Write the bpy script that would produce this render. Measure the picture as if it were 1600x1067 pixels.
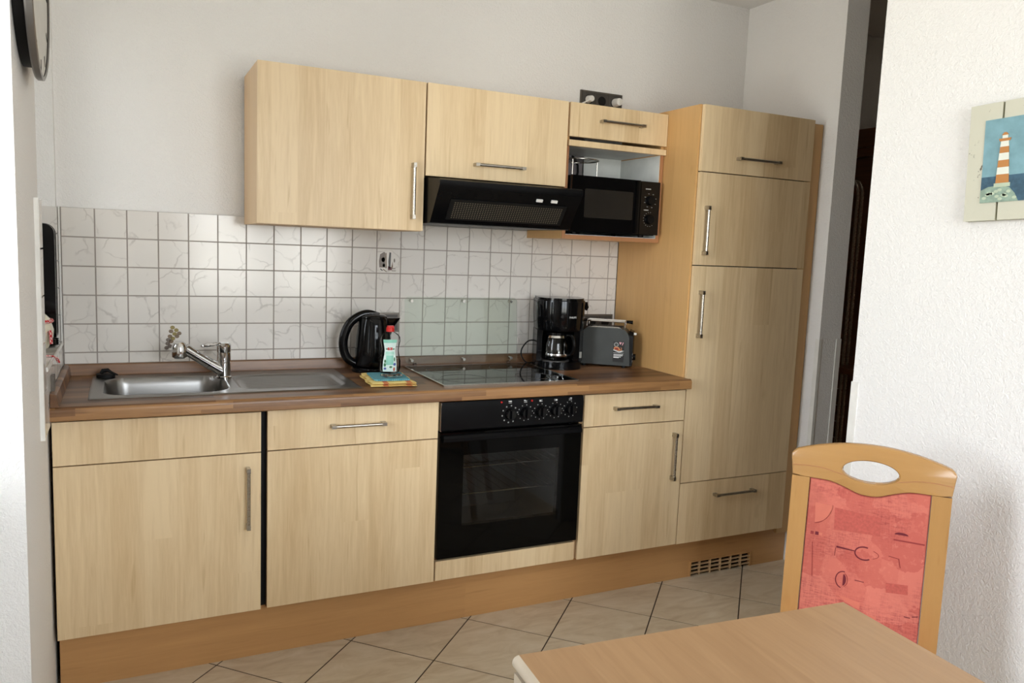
import bpy, bmesh, math, random
from mathutils import Vector, Matrix
random.seed(7)
for o in list(bpy.data.objects):
    bpy.data.objects.remove(o, do_unlink=True)
SC = bpy.context.scene
COL = SC.collection
PI = math.pi

# ------------------------------------------------------------------ camera
cd = bpy.data.cameras.new('camera'); cam = bpy.data.objects.new('camera', cd); COL.objects.link(cam)
cd.sensor_width = 36.0; cd.lens = 36.0 * 1233.754 / 1600.0; cd.clip_start = 0.02
RX = Vector((0.8987, -0.4367, 0.0403)); FW = Vector((0.4373, 0.8917, -0.1166))
FW.normalize(); RX = (RX - FW * RX.dot(FW)).normalized(); UP = RX.cross(FW)
cam.matrix_world = Matrix(((RX.x, UP.x, -FW.x, 0.1004), (RX.y, UP.y, -FW.y, -3.1963), (RX.z, UP.z, -FW.z, 1.431), (0, 0, 0, 1)))
SC.camera = cam

# ------------------------------------------------------------------ world, daylight through the windows
W = bpy.data.worlds.new('sky'); SC.world = W; W.use_nodes = True
nt = W.node_tree; nt.nodes.clear()
wo = nt.nodes.new('ShaderNodeOutputWorld'); bg = nt.nodes.new('ShaderNodeBackground')
tc = nt.nodes.new('ShaderNodeTexCoord'); sp = nt.nodes.new('ShaderNodeSeparateXYZ'); rp = nt.nodes.new('ShaderNodeValToRGB')
nt.links.new(tc.outputs['Generated'], sp.inputs[0]); nt.links.new(sp.outputs['Z'], rp.inputs[0])
rp.color_ramp.elements[0].position = 0.0; rp.color_ramp.elements[0].color = (0.78, 0.765, 0.73, 1)
rp.color_ramp.elements[1].position = 0.06; rp.color_ramp.elements[1].color = (0.91, 0.96, 1.05, 1)
nt.links.new(rp.outputs[0], bg.inputs['Color']); nt.links.new(bg.outputs[0], wo.inputs[0])
bg.inputs['Strength'].default_value = 9.0
SC.view_settings.view_transform = 'Standard'; SC.view_settings.look = 'None'
SC.view_settings.gamma = 1.0; SC.view_settings.use_curve_mapping = False
SC.view_settings.exposure = 0.70

def portal(name, loc, rot, sx, sy):
    l = bpy.data.lights.new(name, 'AREA'); l.shape = 'RECTANGLE'; l.size = sx; l.size_y = sy
    l.cycles.is_portal = True
    o = bpy.data.objects.new(name, l); COL.objects.link(o); o.location = loc; o.rotation_euler = rot
# window openings: (y0, y1, z0, z1) in the left wall, and one in the rear wall
WINS = [(-0.645, -0.035, 1.045, 2.25), (-1.90, -1.13, 0.85, 2.45)]
XL, XG = -0.117, -0.40            # inner face of the left wall, glass plane
REARY = -4.0; RWINS = [(0.55, 1.95, 0.85, 2.40)]
for k, (a, b, c, d) in enumerate(WINS):
    portal('window_daylight', (XG - 0.06, (a + b) / 2, (c + d) / 2), (0, -PI / 2, 0), d - c, b - a)
for a, b, c, d in RWINS:
    portal('window_daylight', ((a + b) / 2, REARY - 0.32, (c + d) / 2), (PI / 2, 0, 0), b - a, d - c)

# ------------------------------------------------------------------ materials
def lin(c):
    return tuple(((v / 255) / 12.92 if v / 255 <= 0.04045 else (((v / 255) + 0.055) / 1.055) ** 2.4) for v in c) + (1.0,)
class N:
    """small node-graph helper"""
    def __init__(s, name):
        s.m = bpy.data.materials.new(name); s.m.use_nodes = True; s.t = s.m.node_tree
        s.b = s.t.nodes['Principled BSDF']
    def n(s, kind, **kw):
        x = s.t.nodes.new(kind)
        for k, v in kw.items(): setattr(x, k, v)
        return x
    def l(s, a, b): s.t.links.new(a, b)
    def coord(s, scale=(1, 1, 1), rnd=0.0, rot=(0, 0, 0), kind='Object'):
        t = s.n('ShaderNodeTexCoord'); mp = s.n('ShaderNodeMapping')
        mp.inputs['Scale'].default_value = scale; mp.inputs['Rotation'].default_value = rot
        src = t.outputs[kind]
        if rnd:
            oi = s.n('ShaderNodeObjectInfo'); mu = s.n('ShaderNodeMath', operation='MULTIPLY'); mu.inputs[1].default_value = rnd
            cx = s.n('ShaderNodeCombineXYZ'); ad = s.n('ShaderNodeVectorMath', operation='ADD')
            s.l(oi.outputs['Random'], mu.inputs[0])
            for i in range(3): s.l(mu.outputs[0], cx.inputs[i])
            s.l(src, ad.inputs[0]); s.l(cx.outputs[0], ad.inputs[1]); src = ad.outputs[0]
        s.l(src, mp.inputs['Vector']); return mp.outputs[0]
    def noise(s, vec, scale, detail=4, rough=0.55, dist=0.0):
        x = s.n('ShaderNodeTexNoise'); x.inputs['Scale'].default_value = scale; x.inputs['Detail'].default_value = detail
        x.inputs['Roughness'].default_value = rough; x.inputs['Distortion'].default_value = dist
        s.l(vec, x.inputs['Vector']); return x.outputs['Fac']
    def ramp(s, f, stops):
        r = s.n('ShaderNodeValToRGB'); e = r.color_ramp.elements
        while len(e) < len(stops): e.new(0.5)
        for i, (p, c) in enumerate(stops): e[i].position = p; e[i].color = c
        s.l(f, r.inputs[0]); return r.outputs[0]
    def mix(s, f, a, b, mode='MIX'):
        x = s.n('ShaderNodeMix', data_type='RGBA', blend_type=mode)
        for sock, v in ((x.inputs[0], f), (x.inputs[6], a), (x.inputs[7], b)):
            if hasattr(v, 'links'): s.l(v, sock)
            else: sock.default_value = v
        return x.outputs[2]
    def math(s, op, a, b=None):
        x = s.n('ShaderNodeMath', operation=op)
        for i, v in enumerate((a, b)):
            if v is None: continue
            if hasattr(v, 'links'): s.l(v, x.inputs[i])
            else: x.inputs[i].default_value = v
        return x.outputs[0]
    def bump(s, h, strength=0.2, dist=0.002):
        x = s.n('ShaderNodeBump'); x.inputs['Strength'].default_value = strength; x.inputs['Distance'].default_value = dist
        s.l(h, x.inputs['Height']); s.l(x.outputs[0], s.b.inputs['Normal'])
    def out(s, col=None, rough=0.5, metal=0.0, **kw):
        if col is not None:
            if hasattr(col, 'links'): s.l(col, s.b.inputs['Base Color'])
            else: s.b.inputs['Base Color'].default_value = col
        if hasattr(rough, 'links'): s.l(rough, s.b.inputs['Roughness'])
        else: s.b.inputs['Roughness'].default_value = rough
        s.b.inputs['Metallic'].default_value = metal
        for k, v in kw.items(): s.b.inputs[k.replace('_', ' ')].default_value = v
        return s.m

def plain(name, c, rough=0.5, metal=0.0, var=0.06, vscale=14, bump=0.0, **kw):
    g = N(name); v = g.coord(rnd=3.0)
    f = g.noise(v, vscale, 3); a = lin(c)
    lo = tuple(x * (1 - var) for x in a[:3]) + (1,); hi = tuple(min(1, x * (1 + var)) for x in a[:3]) + (1,)
    col = g.ramp(f, [(0.3, lo), (0.7, hi)])
    if bump: g.bump(g.noise(v, 260, 2), bump, 0.001)
    return g.out(col, rough, metal, **kw)

def wood(name, base, dark, stave=0.095, axis='Z', cross='X', rough=0.42, streak=0.5, joint=0.8, var=0.5):
    """laminate wood: staves running along one axis, each its own tone, with fine grain"""
    g = N(name); v = g.coord(rnd=9.0)
    s = g.n('ShaderNodeSeparateXYZ'); g.l(v, s.inputs[0])
    A, Cc = s.outputs[axis], s.outputs[cross]
    third = [k for k in 'XYZ' if k not in (axis, cross)][0]
    wob = g.math('MULTIPLY', g.math('SUBTRACT', g.noise(v, 1.7, 1), 0.5), 0.012)
    cell = g.math('FLOOR', g.math('DIVIDE', g.math('ADD', Cc, wob), stave))
    wn = g.n('ShaderNodeTexWhiteNoise', noise_dimensions='1D'); g.l(cell, wn.inputs['W'])
    along = g.math('FLOOR', g.math('DIVIDE', g.math('ADD', A, g.math('MULTIPLY', wn.outputs['Value'], 3.7)), joint))
    cb = g.n('ShaderNodeCombineXYZ'); g.l(cell, cb.inputs[0]); g.l(along, cb.inputs[1])
    w2 = g.n('ShaderNodeTexWhiteNoise', noise_dimensions='2D'); g.l(cb.outputs[0], w2.inputs['Vector'])
    sc = {axis: 1.6, cross: 26.0, third: 26.0}
    mp = g.n('ShaderNodeMapping'); mp.inputs['Scale'].default_value = (sc['X'], sc['Y'], sc['Z'])
    off = g.n('ShaderNodeVectorMath', operation='ADD'); sh = g.n('ShaderNodeCombineXYZ')
    g.l(g.math('MULTIPLY', w2.outputs['Value'], 7.0), sh.inputs[0]); g.l(g.math('MULTIPLY', w2.outputs['Value'], 5.0), sh.inputs[2])
    g.l(v, off.inputs[0]); g.l(sh.outputs[0], off.inputs[1]); g.l(off.outputs[0], mp.inputs['Vector'])
    fine = g.noise(mp.outputs[0], 5.0, 5, 0.6, 0.4)
    mp2 = g.n('ShaderNodeMapping'); mp2.inputs['Scale'].default_value = (sc['X'] * .28, sc['Y'] * .28, sc['Z'] * .28)
    g.l(off.outputs[0], mp2.inputs['Vector'])
    broad = g.noise(mp2.outputs[0], 3.0, 4, 0.55, 1.6)
    b, d = lin(base), lin(dark)
    f = g.math('ADD', g.math('MULTIPLY', w2.outputs['Value'], var), g.math('MULTIPLY', g.math('SUBTRACT', fine, 0.5), streak))
    f = g.math('ADD', f, g.math('MULTIPLY', g.math('SUBTRACT', broad, 0.45), streak * 1.5))
    col = g.ramp(f, [(0.0, b), (1.0, d)])
    kn = g.noise(g.coord(scale=(9, 9, 5), rnd=4.0), 1.0, 2)
    col = g.mix(g.math('MULTIPLY', g.ramp(kn, [(0.72, (0, 0, 0, 1)), (0.8, (1, 1, 1, 1))]), 0.45), col, d)
    fk = g.noise(mp.outputs[0], 2.2, 2, 0.5, 0.3)
    col = g.mix(g.math('MULTIPLY', g.ramp(fk, [(0.66, (0, 0, 0, 1)), (0.74, (1, 1, 1, 1))]), 0.5), col, d)
    g.bump(fine, 0.04, 0.001)
    return g.out(col, rough, 0.0)

M = {}
M['front'] = wood('pale_maple_laminate', (232, 207, 166), (198, 165, 118), 0.092, streak=0.66, joint=3.1, var=0.44)
M['front_h'] = wood('pale_maple_laminate_short', (232, 207, 166), (198, 165, 118), 0.075, streak=0.66, joint=3.1, var=0.44)
M['side'] = wood('honey_birch_laminate', (212, 168, 110), (186, 140, 86), 0.16, 'Z', 'Y', 0.4, 0.45, 1.7, 0.35)
M['carcase'] = wood('carcase_birch_laminate', (216, 184, 142), (192, 154, 110), 0.16, 'Z', 'Y', 0.45, 0.4, 1.7, 0.35)
M['plinth'] = wood('honey_birch_plinth', (200, 152, 98), (172, 126, 78), 0.4, 'X', 'Z', 0.4, 0.5, 2.5, 0.35)
M['edge'] = wood('red_brown_edge_band', (176, 124, 84), (150, 102, 66), 0.3, 'Z', 'Y')
M['worktop'] = wood('walnut_block_worktop', (150, 110, 74), (84, 54, 34), 0.042, 'X', 'Y', 0.36, 0.6, 0.52, 1.0)
M['nosing'] = wood('walnut_block_edge', (170, 126, 80), (96, 62, 38), 0.0215, 'X', 'Z', 0.34, 0.6, 0.44, 0.85)
M['beech'] = wood('lacquered_beech', (174, 132, 80), (154, 110, 62), 0.3, 'Z', 'X', 0.22, 0.35, 2.0, 0.2)
M['beech_h'] = wood('lacquered_beech_rail', (174, 132, 80), (154, 110, 62), 0.3, 'X', 'Z', 0.22, 0.35, 2.0, 0.2)
M['table'] = wood('beech_table_laminate', (176, 140, 102), (150, 113, 78), 0.11, 'Y', 'X', 0.38, 0.6, 1.6, 0.4)
M['table_edge'] = plain('pale_table_nosing', (190, 176, 156), 0.35)
M['dark_wood'] = wood('dark_walnut_hall', (120, 72, 44), (66, 38, 24), 0.2, 'Y', 'Z', 0.3, 0.5, 2.0, 0.4)

g = N('woodchip_wall'); v = g.coord(kind='Object')
h = g.math('ADD', g.noise(v, 95, 3, 0.6, 0.8), g.math('MULTIPLY', g.noise(v, 320, 2), 0.4))
g.bump(h, 0.75, 0.0045); M['wall'] = g.out(lin((241, 239, 236)), 0.85)
g = N('ceiling_paint'); v = g.coord(); g.bump(g.noise(v, 120, 3), 0.2, 0.002); M['ceiling'] = g.out(lin((244, 243, 240)), 0.9)

g = N('marbled_wall_tile'); v = g.coord(rnd=40.0)
dst = g.n('ShaderNodeTexNoise'); dst.inputs['Scale'].default_value = 14; dst.inputs['Detail'].default_value = 4; g.l(v, dst.inputs['Vector'])
va = g.n('ShaderNodeVectorMath', operation='MULTIPLY_ADD'); g.l(dst.outputs['Color'], va.inputs[0]); va.inputs[1].default_value = (0.06, 0.06, 0.06); g.l(v, va.inputs[2])
vo = g.n('ShaderNodeTexVoronoi', feature='DISTANCE_TO_EDGE'); vo.inputs['Scale'].default_value = 10.0; g.l(va.outputs[0], vo.inputs['Vector'])
vein = g.ramp(vo.outputs['Distance'], [(0.0, (1, 1, 1, 1)), (0.035, (0, 0, 0, 1))])
msk = g.ramp(g.noise(v, 13, 2), [(0.42, (0, 0, 0, 1)), (0.6, (1, 1, 1, 1))])
f = g.math('MULTIPLY', vein, g.math('MULTIPLY', msk, 0.42))
col = g.mix(f, lin((226, 221, 214)), lin((156, 148, 140)))
M['tile'] = g.out(col, 0.13)
M['grout'] = plain('grey_grout', (164, 155, 147), 0.9)

g = N('beige_floor_tile'); v = g.coord(rnd=30.0)
n1 = g.noise(g.coord(scale=(1.0, 2.6, 1), rnd=30.0, rot=(0, 0, 0.3)), 5, 6, 0.6, 1.4); n2 = g.noise(v, 30, 4)
col = g.ramp(n1, [(0.28, lin((184, 162, 134))), (0.5, lin((204, 187, 160))), (0.72, lin((216, 202, 180)))])
col = g.mix(g.math('MULTIPLY', n2, 0.25), col, lin((182, 158, 128)))
M['floor_tile'] = g.out(col, 0.3)
M['floor_grout'] = plain('dark_floor_grout', (58, 42, 30), 0.9)

def steel(name, c, rough, sc=(2, 60, 60)):
    g = N(name); f = g.noise(g.coord(scale=sc), 6, 3)
    return g.out(lin(c), g.math('ADD', g.math('MULTIPLY', f, 0.16), rough - 0.06), 1.0)
M['steel'] = steel('brushed_sink_steel', (148, 146, 143), 0.30)
M['handle'] = steel('brushed_handle_steel', (178, 172, 162), 0.26)
M['chrome'] = plain('polished_chrome', (215, 215, 215), 0.06, 1.0, 0.02)
M['trim_steel'] = plain('bright_trim_steel', (205, 203, 196), 0.2, 1.0, 0.03)
M['black'] = plain('glossy_black_plastic', (9, 9, 10), 0.12, 0, 0.2, Specular_IOR_Level=0.28)
M['black_satin'] = plain('satin_black_enamel', (13, 13, 14), 0.26, 0, 0.15, Specular_IOR_Level=0.12)
M['black_matt'] = plain('matt_black', (12, 12, 12), 0.6, 0, 0.2, Specular_IOR_Level=0.28)
M['black_glass'] = plain('black_ceramic_glass', (10, 11, 11), 0.045, 0, 0.1, Specular_IOR_Level=0.3)
M['mw_window'] = plain('smoked_microwave_window', (40, 37, 33), 0.25, 0, 0.05, Specular_IOR_Level=0.3)
M['filter_dots'] = plain('tan_filter_mesh', (96, 88, 74), 0.5)
M['anthracite'] = plain('anthracite_toaster_shell', (66, 68, 66), 0.42, 0.35, 0.08)
M['grey_dark'] = plain('dark_grey_plastic', (70, 66, 62), 0.45)
M['oven_black'] = plain('black_oven_door_glass', (5, 5, 5), 0.05, 0, 0.1, Specular_IOR_Level=0.13)
M['oven_enamel'] = plain('grey_oven_enamel', (96, 98, 98), 0.4)
M['gun'] = plain('titanium_socket_frame', (112, 106, 98), 0.35, 0.6)
M['white'] = plain('white_plastic', (232, 230, 224), 0.35)
M['white_in'] = plain('white_melamine', (226, 228, 224), 0.45)
M['grey_print'] = plain('grey_print', (150, 150, 146), 0.5)
M['white_print'] = plain('white_print', (226, 226, 222), 0.5)
M['red'] = plain('red_plastic', (206, 30, 24), 0.3)
M['cream'] = plain('cream_glaze', (226, 220, 196), 0.2)
M['shade_board'] = plain('dark_gap_board', (40, 26, 18), 0.7)
M['clock_face'] = plain('clock_dial', (206, 204, 196), 0.4)
M['clock_rim'] = plain('satin_clock_rim', (120, 116, 112), 0.3, 0.8)
M['frame_white'] = plain('white_window_frame', (236, 236, 232), 0.3)
M['hall_wall'] = plain('hall_wall_paint', (190, 178, 164), 0.9)

def glassy(name, tint, rough=0.02, refl=1.45, a=0.92):
    g = N(name); t = g.t
    tr = g.n('ShaderNodeBsdfTransparent'); tr.inputs[0].default_value = tint
    gl = g.n('ShaderNodeBsdfGlossy'); gl.inputs['Roughness'].default_value = rough
    fr = g.n('ShaderNodeFresnel'); fr.inputs[0].default_value = refl
    mx = g.n('ShaderNodeMixShader'); g.l(fr.outputs[0], mx.inputs[0]); g.l(tr.outputs[0], mx.inputs[1]); g.l(gl.outputs[0], mx.inputs[2])
    o = t.nodes['Material Output']; g.l(mx.outputs[0], o.inputs['Surface']); return g.m
M['pane'] = glassy('window_pane', (0.97, 0.98, 0.97, 1), 0.0)
M['guard_glass'] = glassy('greenish_safety_glass', (0.945, 0.97, 0.95, 1), 0.02, 1.42)
M['clear'] = glassy('clear_plastic', (0.93, 0.94, 0.94, 1), 0.05, 1.22)
M['carafe'] = glassy('carafe_glass', (0.80, 0.80, 0.78, 1), 0.02, 1.5)
M['oven_glass'] = glassy('tinted_oven_glass', (0.62, 0.63, 0.63, 1), 0.015, 1.4)

g = N('red_printed_fabric'); v = g.coord()
dn = g.n('ShaderNodeTexNoise'); dn.inputs['Scale'].default_value = 60; dn.inputs['Detail'].default_value = 3; g.l(v, dn.inputs['Vector'])
vm = g.n('ShaderNodeVectorMath', operation='MULTIPLY_ADD'); g.l(dn.outputs['Color'], vm.inputs[0]); vm.inputs[1].default_value = (0.02, 0.02, 0.02); g.l(v, vm.inputs[2])
vo = g.n('ShaderNodeTexVoronoi', distance='CHEBYCHEV'); vo.inputs['Scale'].default_value = 12; g.l(vm.outputs[0], vo.inputs['Vector'])
sp2 = g.n('ShaderNodeSeparateColor'); g.l(vo.outputs['Color'], sp2.inputs[0])
patch = g.ramp(sp2.outputs[0], [(0.1, lin((180, 88, 74))), (0.5, lin((187, 96, 80))), (0.9, lin((198, 110, 93)))])
w1_ = g.noise(g.coord(scale=(1, 1, 7)), 46, 5, 0.75); w2_ = g.noise(g.coord(scale=(7, 1, 1)), 46, 5, 0.75)
bl = g.ramp(g.noise(v, 11, 3), [(0.42, (0, 0, 0, 1)), (0.62, (1, 1, 1, 1))])
thr = g.ramp(g.math('ADD', g.math('MULTIPLY', w1_, 0.6), g.math('MULTIPLY', w2_, 0.4)), [(0.46, (0, 0, 0, 1)), (0.62, (1, 1, 1, 1))])
col = g.mix(g.math('MULTIPLY', g.math('MULTIPLY', thr, bl), 0.75), patch, lin((132, 46, 46)))
sp3 = g.ramp(g.noise(v, 90, 4, 0.7), [(0.55, (0, 0, 0, 1)), (0.7, (1, 1, 1, 1))])
col = g.mix(g.math('MULTIPLY', sp3, 0.35), col, lin((210, 128, 108)))
g.bump(g.noise(v, 500, 2), 0.15, 0.001); M['fabric'] = g.out(col, 0.85)
M['print_dark'] = plain('dark_red_print', (98, 20, 32), 0.85)
M['print_mid'] = plain('brick_red_print', (136, 46, 44), 0.85)
M['print_patch'] = plain('rose_red_patch', (172, 80, 68), 0.85, var=0.14, vscale=160)
M['print_light'] = plain('salmon_print', (194, 106, 86), 0.85)

g = N('yellow_check_towel'); v = g.coord(); s = g.n('ShaderNodeSeparateXYZ'); g.l(v, s.inputs[0])
def stripes(sock, per, lo, hi):
    m = g.math('FRACT', g.math('DIVIDE', sock, per)); return g.math('MULTIPLY', g.math('GREATER_THAN', m, lo), g.math('LESS_THAN', m, hi))
a = stripes(s.outputs['X'], 0.085, 0.40, 0.62); b = stripes(s.outputs['Y'], 0.085, 0.45, 0.6)
col = g.mix(g.math('MULTIPLY', a, 0.85), lin((244, 218, 138)), lin((206, 96, 62)))
col = g.mix(g.math('MULTIPLY', b, 0.6), col, lin((196, 140, 70)))
g.bump(g.noise(v, 420, 2), 0.4, 0.002); M['towel'] = g.out(col, 0.95)
g = N('blue_waffle_cloth'); v = g.coord(); s = g.n('ShaderNodeSeparateXYZ'); g.l(v, s.inputs[0])
k = g.math('MULTIPLY', g.math('SINE', g.math('MULTIPLY', s.outputs['X'], 900)), g.math('SINE', g.math('MULTIPLY', s.outputs['Y'], 900)))
col = g.ramp(k, [(0.0, lin((40, 128, 150))), (0.35, lin((150, 205, 208)))]); M['cloth'] = g.out(col, 0.95)
g = N('red_gingham'); v = g.coord(); ck = g.n('ShaderNodeTexChecker'); ck.inputs['Scale'].default_value = 130
ck.inputs['Color1'].default_value = lin((196, 26, 34)); ck.inputs['Color2'].default_value = lin((232, 190, 186)); g.l(v, ck.inputs['Vector'])
M['gingham'] = g.out(ck.outputs[0], 0.9)

# ------------------------------------------------------------------ geometry helpers
WO = {}
def wloc(o): return WO.get(o.name, Vector((0, 0, 0))) if o is not None else Vector((0, 0, 0))
class G:
    def __init__(s): s.bm = bmesh.new()
    def box(s, x0, x1, y0, y1, z0, z1):
        v = [s.bm.verts.new((x, y, z)) for z in (z0, z1) for y in (y0, y1) for x in (x0, x1)]
        for f in ((0, 2, 3, 1), (4, 5, 7, 6), (0, 1, 5, 4), (2, 6, 7, 3), (0, 4, 6, 2), (1, 3, 7, 5)):
            s.bm.faces.new([v[i] for i in f])
        return s
    def ring(s, pts): return [s.bm.verts.new(p) for p in pts]
    def bridge(s, rings, cap0=True, cap1=True, loop=False):
        n = len(rings[0])
        pairs = list(zip(rings, rings[1:])) + ([(rings[-1], rings[0])] if loop else [])
        for a, b in pairs:
            for i in range(n): s.bm.faces.new((a[i], a[(i + 1) % n], b[(i + 1) % n], b[i]))
        if not loop:
            if cap0: s.bm.faces.new(list(reversed(rings[0])))
            if cap1: s.bm.faces.new(rings[-1])
        return s
    def lathe(s, prof, c=(0, 0, 0), seg=32, sx=1.0, sy=1.0, cap0=True, cap1=True):
        rs = []
        for r, z in prof:
            rs.append(s.ring([(c[0] + r * sx * math.cos(2 * PI * i / seg), c[1] + r * sy * math.sin(2 * PI * i / seg), c[2] + z) for i in range(seg)]))
        return s.bridge(rs, cap0, cap1)
    def tube(s, path, r, seg=10, closed=False, flat=1.0, up=None):
        P = [Vector(p) for p in path]; n = len(P); rs = []
        R = r if isinstance(r, (list, tuple)) else [r] * n
        prev = None
        for i in range(n):
            if closed: t = P[(i + 1) % n] - P[i - 1]
            else: t = P[min(i + 1, n - 1)] - P[max(i - 1, 0)]
            t.normalize()
            if prev is None:
                a = Vector(up) if up else (Vector((0, 0, 1)) if abs(t.z) < 0.9 else Vector((1, 0, 0)))
            else: a = prev
            a = (a - t * a.dot(t)).normalized(); b = t.cross(a); prev = a
            rs.append(s.ring([P[i] + (a * math.cos(2 * PI * k / seg) * flat + b * math.sin(2 * PI * k / seg)) * R[i] for k in range(seg)]))
        return s.bridge(rs, loop=closed)
    def cyl(s, p0, p1, r, seg=20, r1=None): return s.tube([p0, p1], [r, r if r1 is None else r1], seg)
    def prism(s, poly, f0, f1):
        """poly: 2-D points; f0/f1 map (u, v) to 3-D for the two faces"""
        a = s.ring([f0(*p) for p in poly]); b = s.ring([f1(*p) for p in poly])
        return s.bridge([a, b])
    def build(s, name, mat, parent=None, bev=0.0, seg=2, smooth=35, local=False, origin=None):
        bm = s.bm
        if bev:
            bmesh.ops.bevel(bm, geom=[e for e in bm.edges if len(e.link_faces) == 2 and e.calc_face_angle(0) > 0.6], offset=bev, segments=seg, affect='EDGES', profile=0.5, clamp_overlap=True)
        bmesh.ops.recalc_face_normals(bm, faces=bm.faces[:])
        vs = [v.co for v in bm.verts]
        lo = Vector([min(v[i] for v in vs) for i in range(3)]); hi = Vector([max(v[i] for v in vs) for i in range(3)])
        c = Vector(origin) if origin else (lo + hi) / 2
        for v in bm.verts: v.co -= c
        me = bpy.data.meshes.new(name); bm.to_mesh(me); bm.free()
        if smooth:
            for p in me.polygons: p.use_smooth = True
            me.set_sharp_from_angle(angle=math.radians(smooth))
        me.materials.append(M[mat] if isinstance(mat, str) else mat)
        o = bpy.data.objects.new(name, me); COL.objects.link(o)
        o.parent = parent
        o.location = c - wloc(parent)
        WO[o.name] = c
        return o
def B(name, x0, x1, y0, y1, z0, z1, mat, parent=None, bev=0.0015, seg=2):
    return G().box(x0, x1, y0, y1, z0, z1).build(name, mat, parent, bev, seg)
def thing(name, label, cat, loc=(0, 0, 0), group=None, rotz=0.0):
    o = bpy.data.objects.new(name, None); COL.objects.link(o); o.empty_display_size = 0.1
    o.location = loc; o['label'] = label; o['category'] = cat
    if group: o['group'] = group
    if rotz: o.rotation_euler = (0, 0, rotz); WO[o.name] = Vector((0, 0, 0))   # rotated things are built in their own frame
    else: WO[o.name] = Vector(loc)
    return o
def tag(o, label, cat, group=None):
    o['label'] = label; o['category'] = cat
    if group: o['group'] = group
    return o
def struct(o): o['kind'] = 'structure'; return o
def clone(o, loc, parent, name=None):
    c = bpy.data.objects.new(name or o.name.split('.')[0], o.data); COL.objects.link(c); c.parent = parent
    c.location = Vector(loc) - wloc(parent); WO[c.name] = Vector(loc); return c
def text(body, size, origin, ux, uz, mat, parent, name='lettering', depth=0.0004, align='CENTER', local=False):
    cu = bpy.data.curves.new('t', 'FONT'); cu.body = body; cu.size = size; cu.align_x = align; cu.extrude = depth; cu.resolution_u = 2
    t = bpy.data.objects.new('t', cu); COL.objects.link(t); bpy.context.view_layer.update()
    me = bpy.data.meshes.new_from_object(t.evaluated_get(bpy.context.evaluated_depsgraph_get()))
    bpy.data.objects.remove(t); bpy.data.curves.remove(cu)
    ux = Vector(ux).normalized(); uz = Vector(uz).normalized(); un = ux.cross(uz)
    mt = Matrix(((ux.x, uz.x, un.x, 0), (ux.y, uz.y, un.y, 0), (ux.z, uz.z, un.z, 0), (0, 0, 0, 1)))
    me.transform(mt); me.materials.clear(); me.materials.append(M[mat]); me.name = name
    o = bpy.data.objects.new(name, me); COL.objects.link(o); o.parent = parent
    o.location = Vector(origin) - wloc(parent); WO[o.name] = Vector(origin); return o
def rrect(x0, x1, z0, z1, r, n=6):
    pts = []
    for cx, cz, a in ((x1 - r, z1 - r, 0), (x0 + r, z1 - r, 90), (x0 + r, z0 + r, 180), (x1 - r, z0 + r, 270)):
        for k in range(n + 1):
            t = math.radians(a + 90 * k / n); pts.append((cx + r * math.cos(t), cz + r * math.sin(t)))
    return pts
def ngon(cx, cz, rx, rz, n=24): return [(cx + rx * math.cos(2 * PI * k / n), cz + rz * math.sin(2 * PI * k / n)) for k in range(n)]

# ================================================================== THE ROOM
H = 2.667; XC = 2.922; YE = -0.608; XR = 2.15; YR = -1.463
P_ = 0.103; ZT0 = 1.411                    # wall-tile pitch and the height of the first joint
struct(B('wall_back', -0.6, 4.4, 0.011, 0.2, -0.05, H, 'wall', None, 0))
# left wall with two window recesses (the second reaches down to the floor in front of a thin parapet)
g = G()
def wl(y0, y1, z0, z1, x0=-0.47, x1=XL): g.box(x0, x1, y0, y1, z0, z1)
w1, w2 = WINS
wl(w1[1], 0.02, 0, H); wl(w1[0], w1[1], 0, w1[2] - 0.012); wl(w1[0], w1[1], w1[3], H)
wl(w2[1], w1[0], 0, H)
for w in (w2,):
    wl(w[0], w[1], w[3], H); wl(w[0], w[1], 0, w[2], -0.47, -0.30)
wl(REARY - 0.02, w2[0], 0, H)
struct(g.build('wall_left', 'wall', None, 0))
g = G(); g.box(XR, XR + 0.13, -3.25, YR, 0, H)
struct(g.build('wall_right', 'wall', None, 0.004))
g = G(); g.box(XC, XC + 0.133, YE, 0.02, 0, H)
struct(g.build('wall_partition', 'wall', None, 0.004))
g = G(); y0, y1 = REARY - 0.30, REARY
for a, b in ((-0.47, RWINS[0][0]), (RWINS[0][1], 4.35)): g.box(a, b, y0, y1, 0, H)
for a, b, c, d in RWINS: g.box(a, b, y0, y1, 0, c); g.box(a, b, y0, y1, d, H)
struct(g.build('wall_rear', 'wall', None, 0))
struct(B('ceiling', -0.6, 4.4, REARY - 0.3, 0.2, H, H + 0.1, 'ceiling', None, 0))
g = G(); g.box(4.25, 4.35, -2.6, 0.1, 0, H); g.box(2.28, 4.35, -2.65, -2.6, 0, H)
struct(g.build('wall_hall', 'hall_wall', None, 0))
g = G(); g.box(4.25, 4.35, REARY, -2.65, 0, H); g.box(2.28, 4.35, -2.70, -2.65, 0, H)
struct(g.build('wall_east', 'wall', None, 0))
# corner protection angles on the passage corners
for k, (x0, x1, y0, y1, z1) in enumerate([(XC - 0.003, XC + 0.012, YE - 0.003, YE + 0.02, 1.079), (XC + 0.106, XC + 0.136, YE - 0.003, YE + 0.01, 1.079), (XR - 0.003, XR + 0.01, YR - 0.024, YR + 0.003, 1.06)]):
    struct(B('trim_%d' % (k + 1), x0, x1, y0, y1, 0.0, z1, 'white', None, 0.001))
struct(B('baseboard_left', XL - 0.002, XL + 0.010, -1.12, -0.66, 0.0, 0.055, 'floor_tile', None, 0.001))
struct(B('baseboard_right', XR - 0.010, XR + 0.002, -3.25, YR - 0.03, 0.0, 0.06, 'floor_tile', None, 0.001))

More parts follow.
